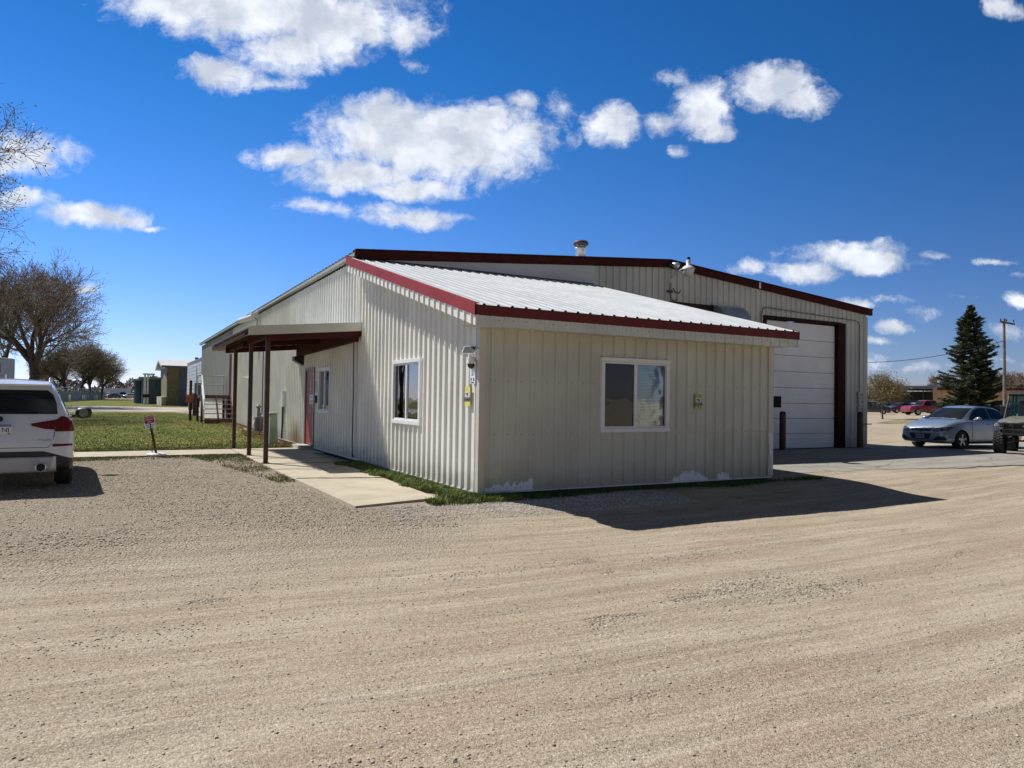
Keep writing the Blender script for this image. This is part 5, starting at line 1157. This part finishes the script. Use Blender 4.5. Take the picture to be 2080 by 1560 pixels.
# ------------------------------------------------------------------ far left
t=thing('semi_trailer','white box semi trailer standing behind the far end of the building','trailer')
f=MB(); f.box(.62,3.1,45.5,58.8,1.35,4.12); f.build('box',mat('trailer_white',(.62,.66,.70),.4,.1,.05,1),t)
f=MB()
for k in range(9): f.box(.604,.618,45.5,58.8,1.62+k*.29,1.632+k*.29)
for k in range(12): f.box(.600,.614,46+k*1.13,46.02+k*1.13,1.36,4.1)
f.build('panel_seams',mat('seam_grey',(.25,.29,.34),.5),t)
f=MB(); f.box(.55,3.15,45.4,58.9,4.121,4.16); f.box(.58,3.1,45.45,58.85,1.28,1.349); f.build('top_rail',GALV,t)
for y in(46.8,57.2):
    for x in(.80,2.9): f=MB(); f.cyl((x-.14,y,.62),(x+.14,y,.62),.5,.5,18); f.build('wheel',RUBBER,t)
f=MB(); f.box(.9,1.05,54.0,54.2,.15,1.3); f.box(2.6,2.75,54.,54.2,.15,1.3); f.build('landing_leg',DARK,t)
# shed with gable end
sh=thing('metal_shed','grey ribbed metal shed with pale roof and tan corner beyond the gravel road','shed')
SHM=mat('shed_grey',(.13,.15,.19),.5,0,.1,.6); TAN=mat('shed_tan',(.20,.17,.10),.7)
f=MB(); ribbed(f,1.9,16,c_(0.),c_(4.85),lambda a,z,d:(a,88-d,z),pitch=.45,h=.10,rb=.2,rt=.1); f.build('wall',SHM,sh)
f=MB(); f.box(.7,1.9,87.9,88.1,0,4.85); f.box(.65,.75,88.1,103,0,4.85); f.build('wall',TAN,sh)
f=MB(); f.box(.8,16,88.12,103,0,4.8); f.build('core',DARK,sh)
f=MB(); f.box(.1,.64,88.2,103,.0,1.1); f.build('plinth',CONC,sh)
f=MB(); f.add([(.0,87.4,4.95),(17,87.4,4.95),(17,95.4,6.0),(.0,95.4,6.0),(.0,103.4,4.95),(17,103.4,4.95)],[(0,1,2,3),(3,2,5,4)]); f.add([(.0,87.4,4.75),(17,87.4,4.75),(17,95.4,5.8),(.0,95.4,5.8),(.0,103.4,4.75),(17,103.4,4.75)],[(0,3,2,1),(3,4,5,2)]); f.build('roof',mat('pale_roof',(.50,.49,.47),.6),sh)
f=MB(); f.beam((-.03,87.38,4.87),(-.03,95.4,5.92),.06,.26); f.beam((-.03,103.4,4.87),(-.03,95.4,5.92),.06,.26)
f.add([(.7,88,4.8),(.7,103,4.8),(.7,95.4,5.75)],[(0,1,2)]); f.build('barge_board',WHITE,sh)
f=MB(); f.box(.0,17,87.36,87.40,4.73,4.97); f.build('gutter',mat('gutter_grey',(.12,.12,.12),.5),sh)
f=MB(); f.box(5.3,6.0,87.75,87.99,1.7,2.15); f.box(5.35,5.95,87.70,87.75,1.75,2.1); f.build('air_conditioner',mat('ac_beige',(.30,.28,.22),.6),sh)
f=MB(); f.lathe((4.6,95.4,5.95),(0,0,1),[(0,.18),(.35,.18),(.36,.25),(.5,.25),(.5,0)],10); f.lathe((6.0,95.4,5.95),(0,0,1),[(0,.1),(.5,.1),(.5,0)],10); f.build('vent_cap',DARK,sh)
# blue buildings
def far_box(label,x0,x1,y0,y1,z1,wm,slope,name='pole_barn'):
    t=thing(name,label,'shed'); f=MB(); ribbed(f,x0,x1,c_(0),c_(z1),lambda a,z,d:(a,y0-d,z),pitch=.9,h=.12,rb=.3,rt=.14); ribbed(f,y0,y1,c_(0),c_(z1),lambda a,z,d:(x0-d,a,z),pitch=.9,h=.12,rb=.3,rt=.14); f.build('wall',wm,t)
    f=MB(); f.box(x0+.1,x1-.1,y0+.1,y1-.1,0,z1-.05); f.build('core',DARK,t)
    f=MB(); f.hexa([(x0-.6,y0-.6,z1),(x1+.6,y0-.6,z1),(x1+.6,y1+.6,z1+slope),(x0-.6,y1+.6,z1+slope),(x0-.6,y0-.6,z1+.3),(x1+.6,y0-.6,z1+.3),(x1+.6,y1+.6,z1+.3+slope),(x0-.6,y1+.6,z1+.3+slope)]); f.build('roof',mat('barn_roof',(.33,.36,.40),.5),t)
    f=MB(); f.box(x0+1.2,x0+2.4,y0-.2,y0-.13,0,2.1); f.build('door',mat('barn_door',(.10,.13,.2),.5),t)
    return t
BLU=mat('barn_blue',(.10,.16,.27),.55,0,.15,.3)
p=at(277,806,118); far_box('dark blue-grey barn, left one beyond the metal shed',p[0],p[0]+3.2,p[1],p[1]+12,3.3,mat('barn_slate',(.085,.12,.17),.6,0,.15,.3),0)
p=at(291,806,112); far_box('lighter blue barn partly hidden by the metal shed',p[0],p[0]+9,p[1],p[1]+9,3.5,BLU,0)
p=at(298,806,104); t=thing('vent_mast','white double pipe mast standing before the blue barn','mast',(p[0],p[1],0))
f=MB(); f.cyl((-.25,0,0),(-.25,0,3.9),.12,.12,8); f.cyl((.1,0,0),(.1,0,3.9),.10,.10,8); f.box(-.5,.9,-.1,.1,3.9,4.1); f.build('pipes',WHITE,t)
f=MB(); f.box(-.5,.35,-.2,.2,1.0,1.4); f.build('valve_box',DARK,t)
# far vehicles, box truck, fence, camper
p=at(238,807,250); tt=thing('box_truck','pale long box truck parked far off by the field','truck',(p[0],p[1],0),math.atan2(-Rv[1],-Rv[0]))
f=MB(); f.box(-3.5,3.5,-1.2,1.2,.9,3.0); f.build('cargo_box',mat('truck_white',(.42,.46,.55),.5),tt); f=MB(); f.box(3.6,5.0,-1.1,1.1,.5,2.3); f.build('cab',PAINTW,tt,bevel=.15)
for x in(-2.4,4.2): f=MB(); f.cyl((x,-1.15,.45),(x,1.15,.45),.45,.45,14); f.build('wheel',RUBBER,tt)
GL='cars parked far off on the left'
far_car(ROWS_SED,PAINTW,216,807,235,AV+.3,'whitish far car under the box truck left end','parked_car',GL)
far_car(ROWS_SED,BL_,231,807,232,AV+.2,'dark blue far car in front of the box truck','parked_car',GL)
far_car(ROWS_PICK,BK,250,807,238,AV+.2,'black far pickup at the box truck right end','parked_pickup',GL,.42)
far_car(ROWS_SED,paint('pale_green',(.40,.46,.45),.2),265,807,235,AV+.2,'pale far car right of the black pickup','parked_car',GL)
p=at(16,806,70); t=thing('camper_trailer','white camper trailer with a dark window stripe behind the white SUV','trailer',(p[0]-2.2,p[1],0),-rad(18))
f=MB(); f.box(-4.0,2.35,-1.2,1.2,.6,4.15); f.build('body',mat('camper_white',(.40,.41,.44),.5),t,bevel=.12)
f=MB(); f.box(-4.0,2.36,-1.215,-1.201,3.10,3.66); f.build('window_band',mat('camper_band',(.035,.035,.05),.3),t)
for k in range(4): f=MB(); f.box(-.6+k*.75,-.2+k*.75,-1.222,-1.216,3.32,3.42); f.build('marker_lamp',mat('marker_cream',(.5,.42,.35),.4),t,bevel=.02)
f=MB(); f.prism([(-.02,0),(.02,0),(.22,.3),(.16,.3)],(-.25,-1.221,3.72),(1,0,0),(0,0,1),(0,-1,0),.004); f.prism([(-.16,.3),(-.1,.3),(.03,.12),(-.01,.1)],(-.25,-1.221,3.72),(1,0,0),(0,0,1),(0,-1,0),.004); f.build('lettering',INK,t)
for x in(-2.,-1.): f=MB(); f.cyl((x,-1.22,.38),(x,-.95,.38),.38,.38,16); f.build('wheel',RUBBER,t)
t=thing('slatted_fence','grey slatted chain-link fence below the far clump of trees','fence')
a=at(100,806,118); b_=at(214,806,200); n_=38; FG=mat('fence_grey',(.26,.28,.29),.7,0,.3,1.2)
f=MB()
for k in range(n_*3):
    q=k/(n_*3); P_=a*(1-q)+b_*q; d=(b_-a)/np.linalg.norm(b_-a); w2=.40*np.linalg.norm(b_-a)/(n_*3)
    if random.random()<.08: continue
    f.hexa([tuple(P_[:2]-d[:2]*w2)+(0.05,),tuple(P_[:2]+d[:2]*w2)+(0.05,),tuple(P_[:2]+d[:2]*w2+.05)+(.05,),tuple(P_[:2]-d[:2]*w2+.05)+(.05,)]+[tuple(P_[:2]-d[:2]*w2)+(1.75,),tuple(P_[:2]+d[:2]*w2)+(1.75,),tuple(P_[:2]+d[:2]*w2+.05)+(1.75,),tuple(P_[:2]-d[:2]*w2+.05)+(1.75,)])
f.build('slats',FG,t)
for k in range(n_//2+1):
    P_=a*(1-k/(n_//2))+b_*(k/(n_//2)); f=MB(); f.cyl((P_[0],P_[1],0),(P_[0],P_[1],2.3),.05,.05,6); f.build('post',GALV,t)
f=MB(); f.tube([(a[0],a[1],2.25),(b_[0],b_[1],2.25)],.03,5); f.tube([(a[0],a[1],1.9),(b_[0],b_[1],1.9)],.025,5); f.build('rail',GALV,t)
# far tree lines
def treeline(name,pts,h,depth,dens,seed,m):
    rng=np.random.RandomState(seed); V=[]; 
    for (a,b_) in zip(pts[:-1],pts[1:]):
        a=np.array(a);b_=np.array(b_); L=np.linalg.norm(b_-a); n=int(L*dens); q=rng.rand(n); P=a+(b_-a)*q[:,None]; nn=np.array([-(b_-a)[1],(b_-a)[0]])/L
        P=P+nn*rng.uniform(-depth/2,depth/2,(n,1)); s_=q*L; top=h*(.62+.22*np.sin(s_*.11+seed)+.14*np.sin(s_*.31+1)+.08*np.sin(s_*.8))
        z=top*rng.uniform(0,1,n)**.75; s=rng.uniform(.5,1.3,n)
        for j in range(1):
            c=np.stack([P[:,0],P[:,1],z],1); o1=rng.normal(0,1,(n,3))*s[:,None]; o2=rng.normal(0,1,(n,3))*s[:,None]*.6
            V.append(np.stack([c-o1*.7,c+o2*.4,c+o1*.7,c-o2*.4],1).reshape(-1,3))
    V=np.concatenate(V); o=fast_mesh(name,V,np.arange(len(V)).reshape(-1,4),m); return tag(o,kind='stuff')
FT=mat('far_trees',(.105,.10,.095),.9,0,.35,.05); FT2=mat('far_bare_trees',(.22,.18,.14),.9,0,.3,.08)
q=[at(x,800,520)[:2] for x in(-500,-100,60,200,330)]
o=treeline('distant_wood',q,14,50,90,1,FT); tag(o,'hazy distant wood along the horizon on the left','woods')
o=treeline('distant_wood',[at(x,800,300)[:2] for x in(300,360,420)],12,20,110,4,FT2); tag(o,'bare trees behind the metal shed','woods')
o=treeline('distant_wood',[at(x,820,260)[:2] for x in(1640,1800,1960,2120,2300,2600)],8.5,25,110,9,FT2); tag(o,'bare brown wood behind the low brick building','woods')
for (px,h,sd,lab) in((1905,9.5,71,'bare tree rising behind the low building left of the spruce'),(2060,10.0,72,'bare tree behind the tan brick wall right of the pole')):
    p=at(px,826,205); bare_tree('deciduous_tree',lab,(p[0],p[1],.4),sd,h,.3,4,(8,8,7,6),(36,40,44,48),.8,.035,0,.1,None,'bare trees behind the low building')
# ------------------------------------------------------------------ ground cover
def blades(name,P,hmin,hmax,wd,m,rng,label,cat='grass',lean=.5):
    n=len(P); z=H(P[:,0],P[:,1]); a=rng.rand(n)*6.28; hh=rng.uniform(hmin,hmax,n); d=np.stack([np.cos(a),np.sin(a)],1); w_=wd*rng.uniform(.6,1.4,n)
    l=rng.normal(0,lean,(n,2))*hh[:,None]; b0=np.concatenate([P-d*w_[:,None],z[:,None]],1); b1=np.concatenate([P+d*w_[:,None],z[:,None]],1)
    m0=np.concatenate([P+l*.35+d*w_[:,None]*.8,(z+hh*.6)[:,None]],1); m1=np.concatenate([P+l*.35-d*w_[:,None]*.8,(z+hh*.6)[:,None]],1)
    t0=np.concatenate([P+l+d*w_[:,None]*.15,(z+hh)[:,None]],1); t1=np.concatenate([P+l-d*w_[:,None]*.15,(z+hh)[:,None]],1)
    V=np.stack([b0,b1,m0,m1,t0,t1],1).reshape(-1,3); base=np.arange(n)[:,None]*6
    F_=np.concatenate([base+np.array([[0,1,2,3]]),base+np.array([[3,2,4,5]])]); o=fast_mesh(name,V,F_,m); return tag(o,label,cat,None,'stuff')
rng=np.random.RandomState(77)
GRS=mat('grass_blade',(.15,.20,.035),.75,0,.35,6); GRD=mat('grass_blade_lawn',(.165,.20,.028),.8,0,.35,.7); WEED=mat('weed_leaf',(.06,.12,.02),.7,0,.3,9)
n=110000; P=np.stack([rng.uniform(-13,-.3,n),11.1+rng.rand(n)**1.8*34],1); k=(P[:,0]<-.25+.25*noise2(P[:,0]*.9,P[:,1]*.9,31)); blades('lawn_grass',P[k],.015,.05,.008,GRD,rng,'short mown lawn grass beyond the walk')
def patchy(n,x0,x1,y0,y1,sd,thr,f,soft=.35):
    P=np.stack([rng.uniform(x0,x1,n),rng.uniform(y0,y1,n)],1); v=noise2(P[:,0]*2.2,P[:,1]*2.2,sd)+.35*noise2(P[:,0]*9,P[:,1]*9,sd+1)+rng.normal(0,soft,n); return P[(v>thr)&f(P[:,0],P[:,1])]
P1=patchy(46000,-.62,-.02,-.15,5.9,5,-.35,lambda x,y:x>-.50+.10*np.sin(y*3)+.06*np.sin(y*11))
P2=patchy(4000,-.9,.5,-.45,.25,6,-.35,lambda x,y:((x>-.62)|(y<-.1)))
blades('wall_grass',np.concatenate([P1,P2]),.02,.10,.006,GRS,rng,'tufty green grass between the walk and the annex wall')
P3=patchy(20000,-3.6,-1.98,3.0,9.3,7,.1,lambda x,y:(x>-2.3-.25*(y-3)*.6)&(x<-2.0),.5)
P4=patchy(16000,-9,-2.0,8.3,9.35,8,.15,lambda x,y:(y>8.4),.6)
blades('walk_weeds',np.concatenate([P3,P4]),.008,.045,.007,mat('weedy_grass',(.19,.18,.06),.8,0,.4,5),rng,'weedy grass along the outer edge of the walk')
P5=patchy(8000,-.1,7.4,-.55,-.02,9,-.35,lambda x,y:y>-.30-.14*np.sin(x*1.7)+.0*x)
blades('foundation_weeds',P5,.015,.075,.007,WEED,rng,'dark weeds along the foot of the shaded front wall')
P6=patchy(12000,-1.2,-.03,11.1,25,12,-.2,lambda x,y:x>-.6+.2*np.sin(y))
blades('dry_grass',P6,.02,.10,.008,mat('dry_straw',(.30,.22,.10),.9,0,.3,4),rng,'dry straw-coloured grass along the long side wall')
tag(sheet('wall_soil',np.arange(-.9,.3,.03),np.arange(-.6,6.1,.03),mat('verge_soil',(.17,.15,.075),.95,0,.3,9,.6,30),.016,lambda X,Y:.012*noise2(X*20,Y*20,3),lambda x,y:(x<-.01)&(x>-.52+.10*np.sin(y*3)+.06*np.sin(y*11)+.03*noise2(x*20,y*20,5))&(y>-.28+.1*np.sin(x*9))),kind='structure')
# dandelions
n=6000; P=np.stack([rng.uniform(-13,-.6,n),11.4+rng.rand(n)**1.6*34],1); v=noise2(P[:,0]*.5,P[:,1]*.35,15); P=P[v>.05]; n=len(P); z=H(P[:,0],P[:,1])+rng.uniform(.04,.08,n); V=[]
for i in range(6):
    a=i/6*6.28; V.append(np.stack([P[:,0]+.016*math.cos(a),P[:,1]+.016*math.sin(a),z+.004*math.cos(a*2)],1))
V=np.stack(V,1).reshape(-1,3); tag(fast_mesh('dandelions',V,np.arange(len(V)).reshape(-1,6),mat('dandelion',(.60,.50,.05),.7)),'yellow dandelion heads scattered over the lawn','flowers',None,'stuff')
# broad weeds at wall foot
f=MB()
for (x,y,s) in [(1.25,-.12,.13),(1.05,-.15,.08),(2.0,-.12,.07),(3.3,-.1,.07),(3.45,-.12,.06),(-.12,.55,.11),(-.1,.8,.08),(-.14,3.9,.13),(-.2,4.2,.1),(-.1,2.9,.08),(-.62,-.02,.06),(5.2,-.12,.06)]:
    for k in range(9):
        a=random.uniform(0,6.28); l=s*random.uniform(.7,1.4); c=Vector((x,y,float(H(x,y)))); d=Vector((math.cos(a),math.sin(a),random.uniform(.5,1.6))).normalized(); sd=Vector((-math.sin(a),math.cos(a),0))
        f.add([c,c+d*l*.5+sd*l*.14,c+d*l+Vector((0,0,-.02)),c+d*l*.5-sd*l*.14],[(0,1,2,3)])
tag(f.build('broadleaf_weeds',WEED),'broadleaf weeds sprouting at the foot of the annex walls','weeds',None,'stuff')
# loose stones
def stones(name,P,smin,smax,m,label,lift=.0):
    n=len(P); s=smin+(smax-smin)*rng.rand(n)**3; z=H(P[:,0],P[:,1])-.012+gdisp(P[:,0],P[:,1])+s*.18
    base=np.array([[1,0,0],[-1,0,0],[0,1,0],[0,-1,0],[0,0,1],[0,0,-1.]]); fs=np.array([[0,2,4],[2,1,4],[1,3,4],[3,0,4],[2,0,5],[1,2,5],[3,1,5],[0,3,5]])
    a=rng.rand(n)*6.28; c,s_=np.cos(a),np.sin(a); sc=rng.uniform(.6,1.25,(n,6,1))*np.array([1,.8,.55]); v=base[None]*sc*s[:,None,None]
    x=v[:,:,0]*c[:,None]-v[:,:,1]*s_[:,None]; y=v[:,:,0]*s_[:,None]+v[:,:,1]*c[:,None]; v=np.stack([x+P[:,0:1],y+P[:,1:2],v[:,:,2]+z[:,None]],-1)
    V=v.reshape(-1,3); F_=(np.arange(n)[:,None,None]*6+fs[None]).reshape(-1,3); o=fast_mesh(name,V,F_,m); return tag(o,label,'gravel',None,'stuff')
def stone_mat(name,stops):
    m=bpy.data.materials.new(name); m.use_nodes=True; n=NT(m.node_tree); b=n.n['Principled BSDF']; g=n.node('ShaderNodeTexCoord').outputs['Object']
    vo=n.node('ShaderNodeTexVoronoi'); vo.inputs['Scale'].default_value=28; n.l.new(g,vo.inputs[0]); n.l.new(n.ramp(n.sep(vo.outputs['Color'])[0],stops),b.inputs['Base Color']); b.inputs['Roughness'].default_value=.85; return m
SM=stone_mat('stone_mix',[(0,(.13,.11,.09)),(.3,(.33,.285,.22)),(.7,(.50,.44,.34)),(1,(.66,.62,.54))]); SL=stone_mat('stone_pale',[(0,(.35,.33,.30)),(.5,(.52,.50,.46)),(1,(.68,.66,.62))])
def clumped(n,x0,x1,y0,y1,sd,thr,sx=1.,sy=1.):
    P=np.stack([rng.uniform(x0,x1,n),rng.uniform(y0,y1,n)],1); v=noise2(P[:,0]*sx,P[:,1]*sy,sd)+rng.normal(0,.25,n); return P[v>thr]
A=clumped(60000,-9,-1.0,-1.6,8.6,17,-.25,1.2,1.2); A=A[~((A[:,0]>-2.02)&(A[:,1]>-.3))]
Bq=clumped(60000,-6.,8,-8.8,-1.6,18,.75,.9,2.6)
C_=np.concatenate([np.stack([rng.normal(a,sx_,n_),rng.normal(b,sy_,n_)],1) for a,b,sx_,sy_,n_ in((-.1,-5.1,.35,.10,1500),(.45,-5.4,.4,.12,1800),(.4,-4.9,.45,.10,800),(1.0,-7.2,.4,.15,1500),(-1.4,-3.6,.6,.08,500),(.6,-3.9,.4,.06,400),(-3.9,-6.6,.5,.12,700),(-4.6,-4.2,.7,.12,500))])
D_=np.stack([rng.uniform(-6,9,26000),rng.uniform(-8.8,-.8,26000)],1)
stones('loose_gravel',A,.005,.020,SM,'loose grey gravel on the left of the lot'); stones('loose_gravel',np.concatenate([Bq,C_]),.003,.014,SM,'patches of loose stones on the dirt drive'); stones('scattered_pebbles',D_,.003,.012,SM,'scattered pebbles over the tan dirt drive')
Eq=clumped(16000,-1.6,3.2,-1.3,-.12,19,-.35,1.5,2); Eq=Eq[(Eq[:,1]<-.28)|(Eq[:,0]>.1)]; stones('white_gravel',Eq,.005,.019,SL,'pale washed gravel in front of the annex corner')
